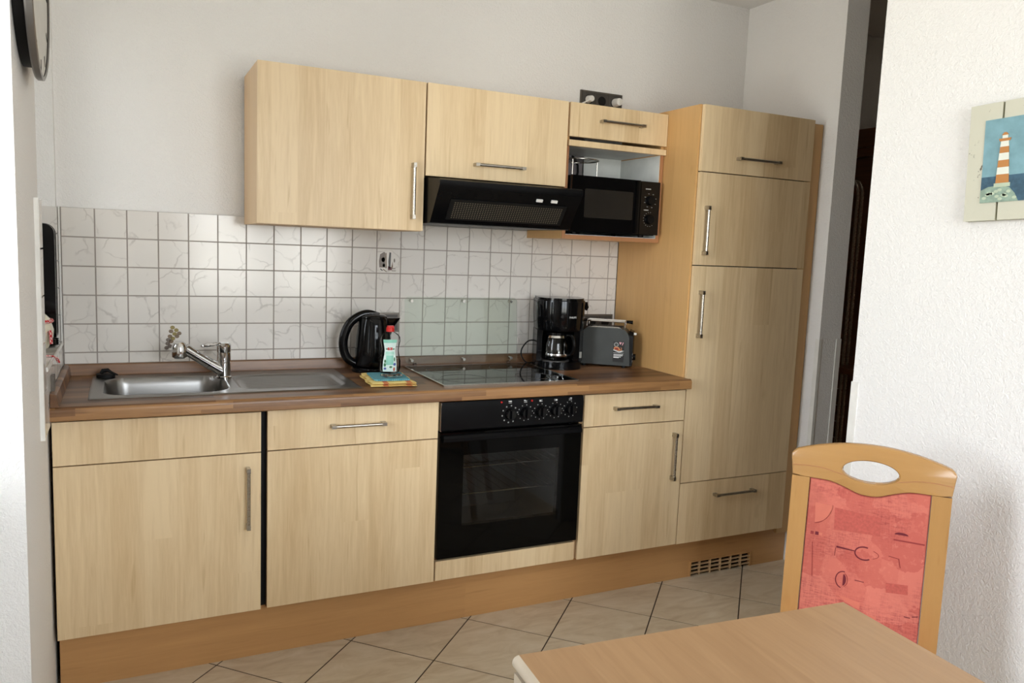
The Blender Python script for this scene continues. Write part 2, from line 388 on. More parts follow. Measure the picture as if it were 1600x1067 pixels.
# windows: white frame, mullion, pane
def window(n, along, lo, hi, z0, z1, plane):
    g = G(); t, w = 0.06, 0.055
    def bx(a0, a1, c0, c1, dp=t, sh=0.0):
        if along == 'Y': g.box(plane - dp / 2 + sh, plane + dp / 2 + sh, a0, a1, c0, c1)
        else: g.box(a0, a1, plane - dp / 2 + sh, plane + dp / 2 + sh, c0, c1)
    wa, wb = (0.26, 0.25) if n == 1 else (w, w)      # kitchen window: unseen jambs widened to cut down its daylight
    bx(lo, hi, z0, z0 + w); bx(lo, hi, z1 - w, z1); bx(lo, lo + wa, z0, z1); bx(hi - wb, hi, z0, z1)
    if hi - lo > 0.9: bx((lo + hi) / 2 - 0.045, (lo + hi) / 2 + 0.045, z0, z1, t)
    fr = struct(g.build('window_%d' % n, 'frame_white', None, 0))
    ps = [(lo + wa, hi - wb)] if hi - lo <= 0.9 else [(lo + w, (lo + hi) / 2 - 0.045), ((lo + hi) / 2 + 0.045, hi - w)]
    for a, b in ps:
        q = G()
        if along == 'Y': q.box(plane - 0.004, plane + 0.004, a, b, z0 + w, z1 - w)
        else: q.box(a, b, plane - 0.004, plane + 0.004, z0 + w, z1 - w)
        q.build('pane', 'pane', fr, 0, smooth=0)
for k, (a, b, c, d) in enumerate(WINS): window(k + 1, 'Y', a, b, c, d, XG)
for k, (a, b, c, d) in enumerate(RWINS): window(k + 3, 'X', a, b, c, d, REARY - 0.26)

# floor of diagonal tiles
fl = struct(B('floor', -0.5, 4.3, REARY, 0.05, -0.08, -0.0012, 'floor_grout', None, 0))
def clip(poly, x0, x1, y0, y1):
    for ax, lim, sgn in ((0, x0, 1), (0, x1, -1), (1, y0, 1), (1, y1, -1)):
        out = []
        for i in range(len(poly)):
            p, q = poly[i - 1], poly[i]; dp, dq = sgn * (p[ax] - lim), sgn * (q[ax] - lim)
            if (dp >= 0) != (dq >= 0):
                t = dp / (dp - dq); out.append((p[0] + t * (q[0] - p[0]), p[1] + t * (q[1] - p[1])))
            if dq >= 0: out.append(q)
        poly = out
        if len(poly) < 3: return []
    return poly
DX, DY, FX, FY = 0.4586, 0.479, 0.352, -0.526
gx, gy = DX / 2 - 0.0036, DY / 2 - 0.0036
full = None; ft = []
for r in range(-1, 26):
    for c in range(-3, 10):
        cx = FX + DX * c + (DX / 2 if r % 2 == 0 else 0.0); cy = FY - DY / 2 * r
        poly = [(cx - gx, cy), (cx, cy - gy), (cx + gx, cy), (cx, cy + gy)]
        q = clip(poly, -0.46, 4.24, REARY + 0.002, 0.0)
        if not q: continue
        ar = abs(sum(q[i - 1][0] * q[i][1] - q[i][0] * q[i - 1][1] for i in range(len(q)))) / 2
        if ar < 0.004 or (cx > XR + 0.6 and cy < -3.1): continue
        whole = len(q) == 4 and ar > 2 * gx * gy * 0.999
        if whole and full: clone(full, (cx, cy, -0.005), fl, 'floor_tile'); continue
        o = G().prism(q, lambda u, v: (u, v, -0.010), lambda u, v: (u, v, 0.0)).build('floor_tile', 'floor_tile', fl, 0.0012, 1)
        if whole: full = o

# wall tiles -------------------------------------------------------------
tw = bpy.data.objects['wall_back']; TG = 0.0023
struct(B('trim_4', -0.106, 2.2125, 0.002, 0.011, 0.90, ZT0 + P_ - 0.001, 'grout', None, 0))
cols = [(-0.1055, 0.0)] + [(P_ * i, P_ * (i + 1)) for i in range(21)] + [(P_ * 21, 2.2125)]
rows = [(ZT0 - P_ * j, ZT0 - P_ * (j - 1)) for j in range(0, 5)] + [(0.957, ZT0 - P_ * 4)]
cache = {}
deco = {}
for i, (xa, xb) in enumerate(cols):
    for j, (za, zb) in enumerate(rows):
        k = (round(xb - xa, 4), round(zb - za, 4)); c = ((xa + xb) / 2, 0.004, (za + zb) / 2)
        if k in cache: o = clone(cache[k], c, tw, 'wall_tile')
        else:
            o = B('wall_tile', xa + TG, xb - TG, 0.0, 0.008, za + TG, zb - TG, 'tile', tw, 0.0012, 1); cache[k] = o
        deco[(i, j)] = o
# printed motif tiles
def flat(name, poly, mat, parent, y=-0.0006, th=0.0008):
    return G().prism(poly, lambda u, v: (u, y, v), lambda u, v: (u, y + th, v)).build(name, mat, parent, 0, smooth=0)
M['motif_brown'] = plain('motif_brown', (122, 102, 78), 0.4); M['motif_olive'] = plain('motif_olive', (142, 126, 66), 0.4)
M['motif_grey'] = plain('motif_grey', (120, 108, 98), 0.4); M['motif_slate'] = plain('motif_slate', (78, 78, 76), 0.4)
M['motif_wine'] = plain('motif_wine', (104, 44, 46), 0.4)
tp = deco[(3, 4)]; x0 = P_ * 2; z0 = ZT0 - P_ * 4
for dx, dz, m in [(.045, .088, 'motif_olive'), (.058, .078, 'motif_olive'), (.040, .074, 'motif_brown'), (.052, .064, 'motif_olive'), (.068, .066, 'motif_brown'), (.060, .055, 'motif_brown'), (.036, .055, 'motif_brown'), (.046, .047, 'motif_olive'), (.030, .042, 'motif_grey'), (.040, .036, 'motif_brown'), (.028, .028, 'motif_grey'), (.036, .018, 'motif_grey'), (.024, .012, 'motif_grey')]:
    flat('flower_print', ngon(x0 + dx, z0 + dz, 0.0085, 0.0075, 8), m, tp)
tp = deco[(11, 1)]; x0 = P_ * 10; z0 = ZT0 - P_
for poly, m in [([(.012, .024), (.010, .05), (.014, .078), (.030, .088), (.036, .086), (.036, .024)], 'motif_grey'),
                (ngon(.028, .056, .008, .010, 12), 'motif_olive'), (ngon(.031, .033, .006, .007, 10), 'motif_brown'),
                ([(.038, .022), (.037, .082), (.041, .086), (.043, .022)], 'motif_brown'),
                ([(.052, .020), (.050, .05), (.054, .088), (.061, .086), (.060, .05), (.059, .020)], 'motif_slate'),
                ([(.049, .014), (.049, .030), (.064, .026), (.066, .014)], 'motif_wine'),
                ([(.064, .026), (.068, .05), (.070, .03), (.068, .016)], 'motif_brown'), (ngon(.076, .054, .003, .009, 8), 'motif_grey'),
                ([(.014, .018), (.024, .010), (.028, .011), (.018, .020)], 'motif_slate'), ([(.026, .016), (.042, .006), (.045, .007), (.030, .018)], 'motif_brown'),
                ([(.064, .010), (.082, .010), (.084, .013), (.066, .013)], 'motif_grey'), ([(.066, .018), (.082, .019), (.08, .022), (.068, .021)], 'motif_grey')]:
    flat('still_life_print', [(x0 + u, z0 + v) for u, v in poly], m, tp)

# tiles on the left wall under and beside the window, on the far reveal and on the sill
tl = bpy.data.objects['wall_left']; XT = -0.107
struct(B('trim_5', XL - 0.002, XT - 0.0012, -0.745, -0.003, 0.86, w1[2] - 0.012, 'grout', None, 0))
def ltile(y0, y1, z0, z1, x0=XL, x1=XT):
    return B('wall_tile', x0, x1, y0 + TG, y1 - TG, z0 + TG, z1 - TG, 'tile', tl, 0.001, 1)
ys = [-0.003 - P_ * k for k in range(7)] + [-0.655]
zl = [0.860, 0.938, w1[2] - 0.001]
for a in range(len(ys) - 1):
    for b in range(2): ltile(ys[a + 1], ys[a], zl[b], zl[b + 1])
zz = [0.860, 0.99, 1.12, 1.25, 1.38, ZT0 + P_]
for a in range(5): ltile(-0.745, -0.655, zz[a], zz[a + 1])
struct(B('trim_6', XL - 0.001, XT + 0.001, -0.757, -0.745, 0.860, ZT0 + P_, 'white', None, 0.001))
struct(B('trim_7', XT - 0.003, XT + 0.002, -0.038, -0.028, w1[2], ZT0 + P_, 'white', None, 0.001))
for a in range(5):                       # narrow return between window and corner
    ltile(-0.028, -0.002, w1[2] + (ZT0 + P_ - w1[2]) / 5 * a, w1[2] + (ZT0 + P_ - w1[2]) / 5 * (a + 1))
for a in range(3):                       # far reveal
    for b in range(5):
        B('wall_tile', XT - P_ * (a + 1) + TG, XT - P_ * a - TG - 0.003, w1[1] - 0.008, w1[1] + 0.002, w1[2] + (ZT0 + P_ - w1[2]) / 5 * b + TG, w1[2] + (ZT0 + P_ - w1[2]) / 5 * (b + 1) - TG, 'tile', tl, 0.001, 1)
for a in range(3):                       # sill
    for b in range(6):
        yb = w1[1] - 0.009 - (w1[1] - w1[0] - 0.009) / 6 * b
        B('sill_tile', XT - P_ * (a + 1) + TG, XT - P_ * a - TG, yb - (w1[1] - w1[0] - 0.009) / 6 + TG, yb - TG, w1[2] - 0.012, w1[2], 'tile', tl, 0.001, 1)
struct(B('trim_8', XT - 0.001, XT + 0.003, w1[0], w1[1], w1[2] - 0.012, w1[2] + 0.001, 'white', None, 0.001))

# ================================================================== KITCHEN UNITS
YF = -0.5645; DT = 0.018; ZB, ZD, ZTOP = 0.189, 0.7335, 0.870
def handle(p0, p1, yfront, parent, stand=0.030, w=0.0115):
    """square bar handle between two end blocks"""
    p0, p1 = Vector(p0), Vector(p1); g = G(); y1, y0 = yfront - stand + w, yfront - stand
    vert = abs(p1.z - p0.z) > abs(p1.x - p0.x)
    lo, hi = (min(p0.z, p1.z), max(p0.z, p1.z)) if vert else (min(p0.x, p1.x), max(p0.x, p1.x))
    c = p0.x if vert else p0.z
    g2 = G()
    g.cyl((c, (y0 + y1) / 2, lo + .004) if vert else (lo + .004, (y0 + y1) / 2, c), (c, (y0 + y1) / 2, hi - .004) if vert else (hi - .004, (y0 + y1) / 2, c), w * 0.52, 12)
    for a, b in ((lo, lo + 0.016), (hi - 0.016, hi)):
        if vert: g.box(c - w / 2, c + w / 2, y0 - 0.0008, yfront, a, b)
        else: g.box(a, b, y0 - 0.0008, yfront, c - w / 2, c + w / 2)
    return g.build('handle', 'handle', parent, 0.0006, 1)
def front(name, x0, x1, z0, z1, parent, y=YF, mat='front', h=None):
    o = B(name, x0 + 0.0021, x1 - 0.0021, y, y + DT, z0 + 0.0021, z1 - 0.0021, mat, parent, 0.0012)
    if h: handle(h[0], h[1], y, o)
    return o
def carcase(parent, x0, x1, y0, y1, z0, z1, mat='carcase', top=True, back=True, left=True):
    t = 0.016
    B('side_panel', x0, x0 + t, y0, y1, z0, z1, mat, parent, 0.0008, 1); B('side_panel', x1 - t, x1, y0, y1, z0, z1, mat, parent, 0.0008, 1)
    B('bottom_panel', x0 + t, x1 - t, y0, y1, z0, z0 + t, mat, parent, 0.0008, 1)
    if top: B('top_panel', x0 + t, x1 - t, y0, y1, z1 - t, z1, mat, parent, 0.0008, 1)
    if back: B('back_panel', x0 + t, x1 - t, y1 - 0.008, y1, z0 + t, z1 - (t if top else 0), 'white_in', parent, 0)
YB = YF + DT + 0.003
t = thing('sink_cabinet', 'pale wood base cabinet under the sink, tall door with upright bar handle', 'cabinet', (0.19, -0.3, ZB))
carcase(t, -0.106, 0.488, YB, -0.004, ZB, 0.874, top=False)
front('false_drawer', -0.1077, 0.4906, ZD, ZTOP, t, mat='front_h'); front('door', -0.1077, 0.4906, ZB, ZD, t, h=((0.447, 0, 0.688), (0.447, 0, 0.481)))
t = thing('drawer_cabinet', 'pale wood base unit left of the oven, drawer above a plain panel without handle', 'cabinet', (0.81, -0.3, ZB))
carcase(t, 0.509, 1.1055, YB, -0.004, ZB, 0.874, 'shade_board', top=False)
front('drawer', 0.5075, 1.1085, ZD + .002, ZTOP + .003, t, mat='front_h', h=((0.715, 0, 0.808), (0.907, 0, 0.808))); front('lower_panel', 0.5075, 1.1085, ZB + .002, ZD + .002, t)
t = thing('gap_shade', 'black strip standing in for the shade in the gap between sink cabinet and drawer unit', 'shade_strip', (0.499, -0.3, ZB))
B('strip', 0.489, 0.508, -0.53, -0.02, ZB, 0.874, 'black_matt', t, 0)  # black strip paints the shade of the open gap
t = thing('oven_cabinet', 'pale wood plinth panel of the oven housing below the black oven', 'cabinet', (1.41, -0.3, ZB))
B('side_panel', 1.1075, 1.1135, YB, -0.004, ZB, 0.874, 'carcase', t, 0); B('side_panel', 1.7115, 1.7175, YB, -0.004, ZB, 0.874, 'carcase', t, 0)
B('bottom_panel', 1.1135, 1.7115, YB, -0.004, ZB, ZB + .016, 'carcase', t, 0); B('shelf', 1.1135, 1.7115, YB, -0.02, 0.255, 0.271, 'edge', t, 0)
front('lower_panel', 1.1105, 1.7085, ZB + .003, 0.270, t, mat='front_h')
t = thing('door_cabinet', 'narrow pale wood base cabinet between oven and tall cabinet, drawer above door', 'cabinet', (1.97, -0.3, ZB))
carcase(t, 1.7195, 2.2020, YB, -0.004, ZB, 0.874, top=False)
front('drawer', 1.7208, 2.2195, ZD + .003, ZTOP, t, mat='front_h', h=((1.858, 0, 0.809), (2.067, 0, 0.809))); front('door', 1.7208, 2.2195, ZB, ZD + .003, t, h=((2.168, 0, 0.688), (2.168, 0, 0.485)))

# tall cabinet
ZTT = 2.047
t = thing('tall_cabinet', 'tall pale wood fridge cabinet with honey side panel and four fronts', 'cabinet', (2.52, -0.3, 0))
B('side_panel', 2.213, 2.2235, YB, -0.003, ZB, ZTT, 'side', t, 0.001); B('side_panel', 2.815, 2.832, YB, -0.003, ZB, ZTT, 'side', t, 0.001)
B('top_panel', 2.2235, 2.815, YB, -0.003, ZTT - .016, ZTT, 'side', t, 0); B('back_panel', 2.2235, 2.815, -0.012, -0.003, ZB, ZTT - .016, 'white_in', t, 0)
B('bottom_panel', 2.2235, 2.815, YB, -0.012, ZB, ZB + .016, 'side', t, 0)
for zs in (1.777, 1.393, 0.460): B('shelf', 2.2235, 2.815, YB, -0.012, zs - .008, zs + .008, 'shade_board', t, 0)
x0, x1 = 2.2200, 2.8343
front('flap_door', x0, x1, 1.777, ZTT, t, h=((2.402, 0, 1.8415), (2.629, 0, 1.8415)))
front('upper_door', x0, x1, 1.393, 1.777, t, h=((2.257, 0, 1.638), (2.257, 0, 1.437)))
front('fridge_door', x0, x1, 0.460, 1.393, t, h=((2.257, 0, 1.289), (2.257, 0, 1.091)))
front('drawer', x0, x1, ZB - .002, 0.460, t, h=((2.404, 0, 0.395), (2.631, 0, 0.395)))
B('filler_strip', 2.8345, 2.9185, -0.530, -0.514, 0.150, 2.037, 'side', t, 0.001)
o = None
# plinth with ventilation grille
t = thing('plinth', 'long honey wood kick board under the kitchen units', 'kick board', (1.4, -0.5, 0))
vx0, vx1, vz0, vz1 = 2.352, 2.712, 0.001, 0.072
g = G(); g.box(-0.105, vx0, -0.5045, -0.4885, 0.0, 0.188); g.box(vx1, 2.918, -0.5045, -0.4885, 0.0, 0.188); g.box(vx0, vx1, -0.5045, -0.4885, vz1, 0.188)
g.build('board', 'plinth', t, 0)
gr = G(); gr.box(vx0, vx0 + .008, -0.508, -0.490, vz0, vz1); gr.box(vx1 - .008, vx1, -0.508, -0.490, vz0, vz1); gr.box(vx0 + .008, vx1 - .008, -0.508, -0.490, vz1 - .007, vz1)
gro = gr.build('vent_grille', 'plinth', t, 0)
for k in range(3): B('slat', vx0 + .008, vx1 - .008, -0.507, -0.492, 0.012 + k * 0.018, 0.0155 + k * 0.018, 'carcase', gro, 0)
for k in range(1, 6): B('bar', vx0 + (vx1 - vx0) * k / 6 - .003, vx0 + (vx1 - vx0) * k / 6 + .003, -0.505, -0.493, vz0, vz1 - .007, 'carcase', gro, 0)
B('recess_shade', vx0 + .002, vx1 - .002, -0.4905, -0.4890, 0.001, 0.10, 'black_matt', t, 0)  # black sheet imitates the shade behind the grille slats

# worktop with a cut-out for the sink
ZW = 0.919; ZWB = 0.877
SX0, SX1, SY0, SY1 = -0.014, 0.847, -0.497, -0.062
t = thing('worktop', 'walnut butcher-block worktop running from the window to the tall cabinet', 'worktop', (1.05, -0.3, ZWB))
g = G(); ca = (SX0 + .015, SX1 - .015, SY0 + .015, SY1 - .015)
for a, b, c, d in ((-0.108, ca[0], -0.582, -0.001), (ca[1], 2.2115, -0.582, -0.001), (ca[0], ca[1], -0.582, ca[2]), (ca[0], ca[1], ca[3], -0.001)): g.box(a, b, c, d, ZWB, ZW)
g.build('slab', 'worktop', t, 0, smooth=0)
prof = [(-0.582, ZWB), (-0.595, ZWB), (-0.5985, ZWB + .003)] + [(-0.5985 + 0.014 * (1 - math.cos(a)), ZW - 0.014 + 0.014 * math.sin(a)) for a in [PI / 2 * k / 6 for k in range(7)]] + [(-0.582, ZW)]
g = G().prism(prof, lambda u, v: (-0.108, u, v), lambda u, v: (2.2205, u, v)); g.build('front_edge', 'nosing', t, 0)
# upstand profile along wall and window side
def ups(name, f0, f1, mt='worktop'):
    pr = [(0.0, ZW), (0.022, ZW), (0.022, ZW + .004), (0.017, ZW + .036), (0.012, ZW + .0395), (0.0, ZW + .0395)]
    return G().prism(pr, f0, f1).build(name, mt, t, 0.0008, 1)
ups('back_upstand', lambda u, v: (-0.104, -0.0012 - u, v), lambda u, v: (2.2115, -0.0012 - u, v))
ups('side_upstand', lambda u, v: (-0.1055 + u, -0.596, v), lambda u, v: (-0.1055 + u, -0.024, v))

# ---- stainless sink
def sdf_rr(x, y, cx, cy, hx, hy, r):
    qx, qy = abs(x - cx) - hx + r, abs(y - cy) - hy + r
    return math.hypot(max(qx, 0), max(qy, 0)) + min(max(qx, qy), 0) - r
def sm(a, b, x):
    t_ = max(0, min(1, (x - a) / (b - a))); return t_ * t_ * (3 - 2 * t_)
t = thing('sink', 'stainless steel inset sink with one bowl and ribbed drainer', 'sink', ((SX0 + SX1) / 2, (SY0 + SY1) / 2, ZW))
bm = G(); nx, ny = 172, 92; rows_ = []
for j in range(ny + 1):
    y = SY0 + (SY1 - SY0) * j / ny; rw = []
    for i in range(nx + 1):
        x = SX0 + (SX1 - SX0) * i / nx
        e = min(x - SX0, SX1 - x, y - SY0, SY1 - y)
        z = ZW + 0.0008 + 0.0035 * sm(0, 0.006, e) - 0.0022 * sm(0.008, 0.03, e)
        d1 = sdf_rr(x, y, 0.217, -0.282, 0.192, 0.166, 0.075)
        z -= 0.150 * sm(0.0, 0.026, -d1) + 0.006 * sm(0.02, 0.12, -d1)
        d2 = sdf_rr(x, y, 0.625, -0.285, 0.185, 0.155, 0.07)
        if d2 < 0:
            z -= 0.007 * sm(0, 0.014, -d2)
            z += 0.003 * max(0, math.cos((y + 0.285) / 0.030 * 2 * PI)) * sm(0.018, 0.04, -d2)
        rw.append(bm.bm.verts.new((x, y, z)))
    rows_.append(rw)
for j in range(ny):
    for i in range(nx): bm.bm.faces.new((rows_[j][i], rows_[j][i + 1], rows_[j + 1][i + 1], rows_[j + 1][i]))
bm.build('basin', 'steel', t, 0, smooth=60)
G().lathe([(0.0, 0.0), (0.040, 0.0), (0.042, 0.0025), (0.036, 0.004), (0.012, 0.002), (0.0, 0.002)][1:5], (0.215, -0.285, 0.7655), 28).build('drain', 'chrome', t, 0)
# ---- mixer tap
fx, fy, fz = 0.413, -0.185, ZW + 0.0022
t = thing('mixer_tap', 'chrome kitchen mixer tap with pull-out spray head between bowl and drainer', 'tap', (fx, fy, fz))
G().lathe([(0.027, 0), (0.027, 0.006), (0.0235, 0.009), (0.0235, 0.058), (0.0225, 0.0585), (0.0225, 0.0605), (0.0235, 0.061), (0.0245, 0.095)], (fx, fy, fz), 32).build('body', 'chrome', t, 0)
G().lathe([(0.0235, 0.0962), (0.0245, 0.099), (0.0255, 0.122), (0.020, 0.1285), (0.006, 0.130)], (fx, fy, fz), 32).build('cartridge_cap', 'chrome', t, 0)
G().tube([(fx - 0.012, fy - .004, fz + 0.122)] + [(fx - 0.045 + 0.030 * math.cos(a), fy - 0.008 + 0.016 * math.sin(a), fz + 0.124 + 0.004 * math.cos(a)) for a in [PI * 2 * k / 20 for k in range(1, 20)]] + [(fx - 0.012, fy - 0.012, fz + 0.122)], 0.0052, 10).build('lever', 'chrome', t, 0)
sx, sy = fx - 0.150, fy - 0.028
G().tube([(fx - .008, fy - .002, fz + 0.030), (fx - 0.030, fy - .006, fz + 0.043), (fx - 0.052, fy - .010, fz + 0.057)], [0.0215, 0.0205, 0.0200], 24).build('spout_base', 'chrome', t, 0)
h = G().tube([(fx - 0.053, fy - .0102, fz + 0.0576), (fx - 0.10, fy - .019, fz + 0.090), (fx - 0.132, fy - .025, fz + 0.113)], [0.0200, 0.0190, 0.0205], 24).build('spray_hose_grip', 'chrome', t, 0)
G().lathe([(0.021, -0.030), (0.0245, -0.028), (0.027, -0.010), (0.026, 0.008), (0.021, 0.020), (0.012, 0.0265), (0.002, 0.028)], (sx, sy, fz + 0.113), 28).build('spray_head', 'chrome', t, 0)
G().lathe([(0.018, -0.033), (0.019, -0.029)], (sx, sy, fz + 0.113), 20).build('spray_face', 'grey_dark', h, 0)
# ---- sink plug lying on the rim
t = thing('sink_plug', 'black rubber sink plug lying on the rear left rim of the sink', 'plug', (0.028, -0.092, ZW + .003))
G().lathe([(0.030, 0.0), (0.031, 0.012), (0.026, 0.0125)], (0.028, -0.092, ZW + .003), 24).build('stopper', 'black_matt', t, 0)
G().tube([(0.013, -0.092, ZW + .016), (0.019, -0.092, ZW + .026), (0.035, -0.092, ZW + .028), (0.047, -0.098, ZW + .020), (0.066, -0.105, ZW + .012)], [0.006, 0.008, 0.007, 0.004, 0.003], 8).build('grip', 'black_matt', t, 0)

# ---- ceramic hob
t = thing('ceramic_hob', 'black ceramic glass hob with steel frame set in the worktop', 'hob', (1.42, -0.3, ZW))
hx0, hx1, hy0, hy1 = 1.136, 1.712, -0.533, -0.055
g = G(); zt = ZW + 0.006
for a, b, c, d in ((hx0, hx1, hy0, hy0 + .007), (hx0, hx1, hy1 - .007, hy1), (hx0, hx0 + .007, hy0 + .007, hy1 - .007), (hx1 - .007, hx1, hy0 + .007, hy1 - .007)): g.box(a, b, c, d, ZW + .0003, zt)
g.build('steel_frame', 'trim_steel', t, 0.0012)
hg = B('glass_plate', hx0 + .007, hx1 - .007, hy0 + .007, hy1 - .007, ZW + .0006, zt - .0006, 'black_glass', t, 0.0004, 1)
for cx, cy, r in ((1.27, -0.40, 0.09), (1.57, -0.40, 0.075), (1.27, -0.19, 0.075), (1.57, -0.19, 0.09)):
    G().tube([(cx + r * math.cos(2 * PI * k / 40), cy + r * math.sin(2 * PI * k / 40), zt - .0006) for k in range(40)], 0.0008, 4, True).build('zone_ring', 'grey_dark', hg, 0)

# ---- glass guard behind the hob
t = thing('glass_splash_guard', 'clear greenish glass splash guard standing on the wall behind the hob', 'splash guard', (1.41, -0.045, ZW))
G().prism(rrect(1.148, 1.672, ZW + .012, 1.213, 0.018), lambda u, v: (u, -0.052 + .028 * (v - ZW) / .3, v), lambda u, v: (u, -0.047 + .028 * (v - ZW) / .3, v)).build('glass_sheet', 'guard_glass', t, 0.0008, 1)
for ux in (1.178, 1.415, 1.642):
    for uz in (1.196, 0.945):
        yy = -0.052 + .028 * (uz - ZW) / .3
        G().cyl((ux, yy - .003, uz), (ux, yy + 0.022, uz), 0.0065, 14).build('spacer_screw', 'trim_steel', t, 0)
for ux in (1.19, 1.63): G().cyl((ux, -0.0515, ZW + .0062), (ux, -0.0475, ZW + .013), 0.008, 12).build('foot', 'clear', t, 0)

# ---- built-in oven
t = thing('built_in_oven', 'black built-in oven with five knobs and a glass door', 'oven', (1.41, -0.3, 0.272))
OX0, OX1 = 1.1145, 1.7095; OF = -0.572
g = G(); g.box(OX0 + .02, OX1 - .02, -0.53, -0.06, 0.274, 0.29); g.box(OX0 + .02, OX1 - .02, -0.53, -0.06, 0.845, 0.861); g.box(OX0 + .02, OX0 + .035, -0.53, -0.06, 0.29, 0.845); g.box(OX1 - .035, OX1 - .02, -0.53, -0.06, 0.29, 0.845); g.box(OX0 + .035, OX1 - .035, -0.075, -0.06, 0.29, 0.845)
cav = g.build('cavity', 'oven_enamel', t, 0)
for zz_ in (0.60, 0.495):
    g = G(); g.tube([(1.165, -0.50, zz_), (1.655, -0.50, zz_), (1.655, -0.11, zz_), (1.165, -0.11, zz_)], 0.003, 6, True)
    for k in range(1, 12): g.cyl((1.165 + .49 * k / 12, -0.50, zz_), (1.165 + .49 * k / 12, -0.11, zz_), 0.0016, 6)
    g.build('rack', 'trim_steel', t, 0)
pp = [(OF, 0.762), (OF - .004, 0.766), (OF - .006, 0.845), (OF, 0.869), (-0.535, 0.871), (-0.535, 0.762)]
cp = G().prism(pp, lambda u, v: (OX0, u, v), lambda u, v: (OX1, u, v)).build('control_panel', 'black_satin', t, 0.002)
for k, (kx, kz) in enumerate([(1.388, .8135), (1.453, .8155), (1.519, .8165), (1.584, .8185), (1.649, .8195)]):
    ko = G().cyl((kx, OF - .005, kz), (kx, OF - .024, kz), 0.0215, 28, 0.0185).build('knob', 'black', t, 0.0015)
    G().box(kx - .004, kx + .004, OF - .034, OF - .0225, kz - .017, kz + .017).build('grip', 'black', ko, 0.002)
    g = G()
    for q in range(9 if k == 0 else 10):
        a = 2 * PI * (q + .25) / 10; r = 0.030 if k else 0.032; s_ = 0.0024 if k == 0 else 0.0016
        px, pz = kx + r * math.cos(a), kz + r * math.sin(a); g.box(px - s_, px + s_, OF - .0064, OF - .0056, pz - s_, pz + s_)
    g.build('scale_marks', 'grey_print', ko, 0, smooth=0)
    s_ = 0.006; zi = 0.860
    g = G(); g.box(kx - s_, kx + s_, OF - .0058, OF - .0005, zi - s_ + .001, zi - s_ + .002); g.box(kx - s_, kx + s_, OF - .0058, OF - .0005, zi + s_ - .006, zi + s_ - .005)
    g.box(kx - (s_ if k in (0, 1, 2) else 0), kx + (s_ if k in (0, 3, 4) else 0), OF - .006, OF - .0005, zi - .004 + (.004 if k in (0, 1, 4) else 0), zi + (.004 if k in (0, 1, 4) else 0))
    g.build('symbol', 'white_print', cp, 0, smooth=0)
for lx in (1.352, 1.480): G().cyl((lx, OF - .001, 0.860), (lx, OF - .0065, 0.860), 0.0035, 10).build('pilot_light', 'red', cp, 0)
dz0, dz1 = 0.2785, 0.7545; wx0, wx1, wz0, wz1 = 1.208, 1.612, 0.397, 0.668
g = G(); 
for a, b, c, d in ((OX0, OX1, dz0, wz0), (OX0, OX1, wz1, dz1), (OX0, wx0, wz0, wz1), (wx1, OX1, wz0, wz1)): g.box(a, b, OF, -0.545, c, d)
dr = g.build('door', 'oven_black', t, 0)
B('door_window', wx0, wx1, OF + .0003, OF + .004, wz0, wz1, 'oven_glass', dr, 0)
hp = [(OF, 0.748), (OF - .012, 0.746), (OF - .018, 0.738), (OF - .018, 0.726), (OF - .010, 0.722), (OF, 0.720)]
G().prism(hp, lambda u, v: (OX0 + .008, u, v), lambda u, v: (OX1 - .008, u, v)).build('handle_strip', 'black_satin', dr, 0.001, 1)
for ex in (OX0 - .002, OX1 - .001): B('side_trim', ex, ex + .003, OF - .002, -0.53, 0.762, 0.868, 'trim_steel', t, 0)

# ================================================================== WALL UNITS
YC = -0.3354; ZC0, ZC1 = 1.482, 2.029
t = thing('wall_cabinet', 'pale wood wall cabinet with one wide door, leftmost of the hanging units', 'cabinet', (0.81, -0.16, ZC0))
carcase(t, 0.507, 1.1075, YC + DT + .003, -0.001, ZC0, ZC1); front('door', 0.5045, 1.1105, ZC0, ZC1 + .002, t, YC, h=((1.0635, 0, 1.732), (1.0635, 0, 1.526)))
t = thing('hood_cabinet', 'pale wood hanging cabinet above the extractor hood, handle lying flat', 'cabinet', (1.41, -0.16, 1.69))
carcase(t, 1.113, 1.715, YC + DT + .003, -0.001, 1.695, ZC1 + .001); front('flap_door', 1.113, 1.7185, 1.689, ZC1 + .003, t, YC, h=((1.307, 0, 1.746), (1.521, 0, 1.746)))
t = thing('microwave_cabinet', 'hanging cabinet with open white niche for the microwave and flap on top', 'cabinet', (1.97, -0.16, ZC0))
mx0, mx1 = 1.7205, 2.2100; yb_ = YC + DT
for a, b in ((mx0, mx0 + .016), (mx1 - .016, mx1)):
    sd = B('side_panel', a, b, yb_, -0.001, ZC0, ZC1 + .001, 'side', t, 0.0008, 1)
    B('edge_band', a, b, yb_ - .002, yb_, ZC0, 1.858, 'edge', sd, 0)
B('inner_lining', mx1 - .0175, mx1 - .016, yb_ + .002, -0.012, 1.501, 1.858, 'white_in', t, 0); B('inner_lining', mx0 + .016, mx0 + .0175, yb_ + .002, -0.012, 1.501, 1.858, 'white_in', t, 0)
bt = B('bottom_panel', mx0 + .016, mx1 - .016, yb_, -0.001, ZC0, 1.499, 'side', t, 0.0008, 1); B('edge_band', mx0 + .016, mx1 - .016, yb_ - .002, yb_, ZC0, 1.499, 'edge', bt, 0)
B('lining_board', mx0 + .0175, mx1 - .0175, yb_ + .002, -0.012, 1.499, 1.501, 'white_in', t, 0)
B('shelf', mx0 + .0175, mx1 - .0175, yb_, -0.012, 1.862, 1.878, 'white_in', t, 0); B('top_panel', mx0 + .016, mx1 - .016, yb_, -0.001, ZC1 - .015, ZC1 + .001, 'side', t, 0)
M['niche_back'] = plain('grey_niche_back', (126, 120, 122), 0.6)
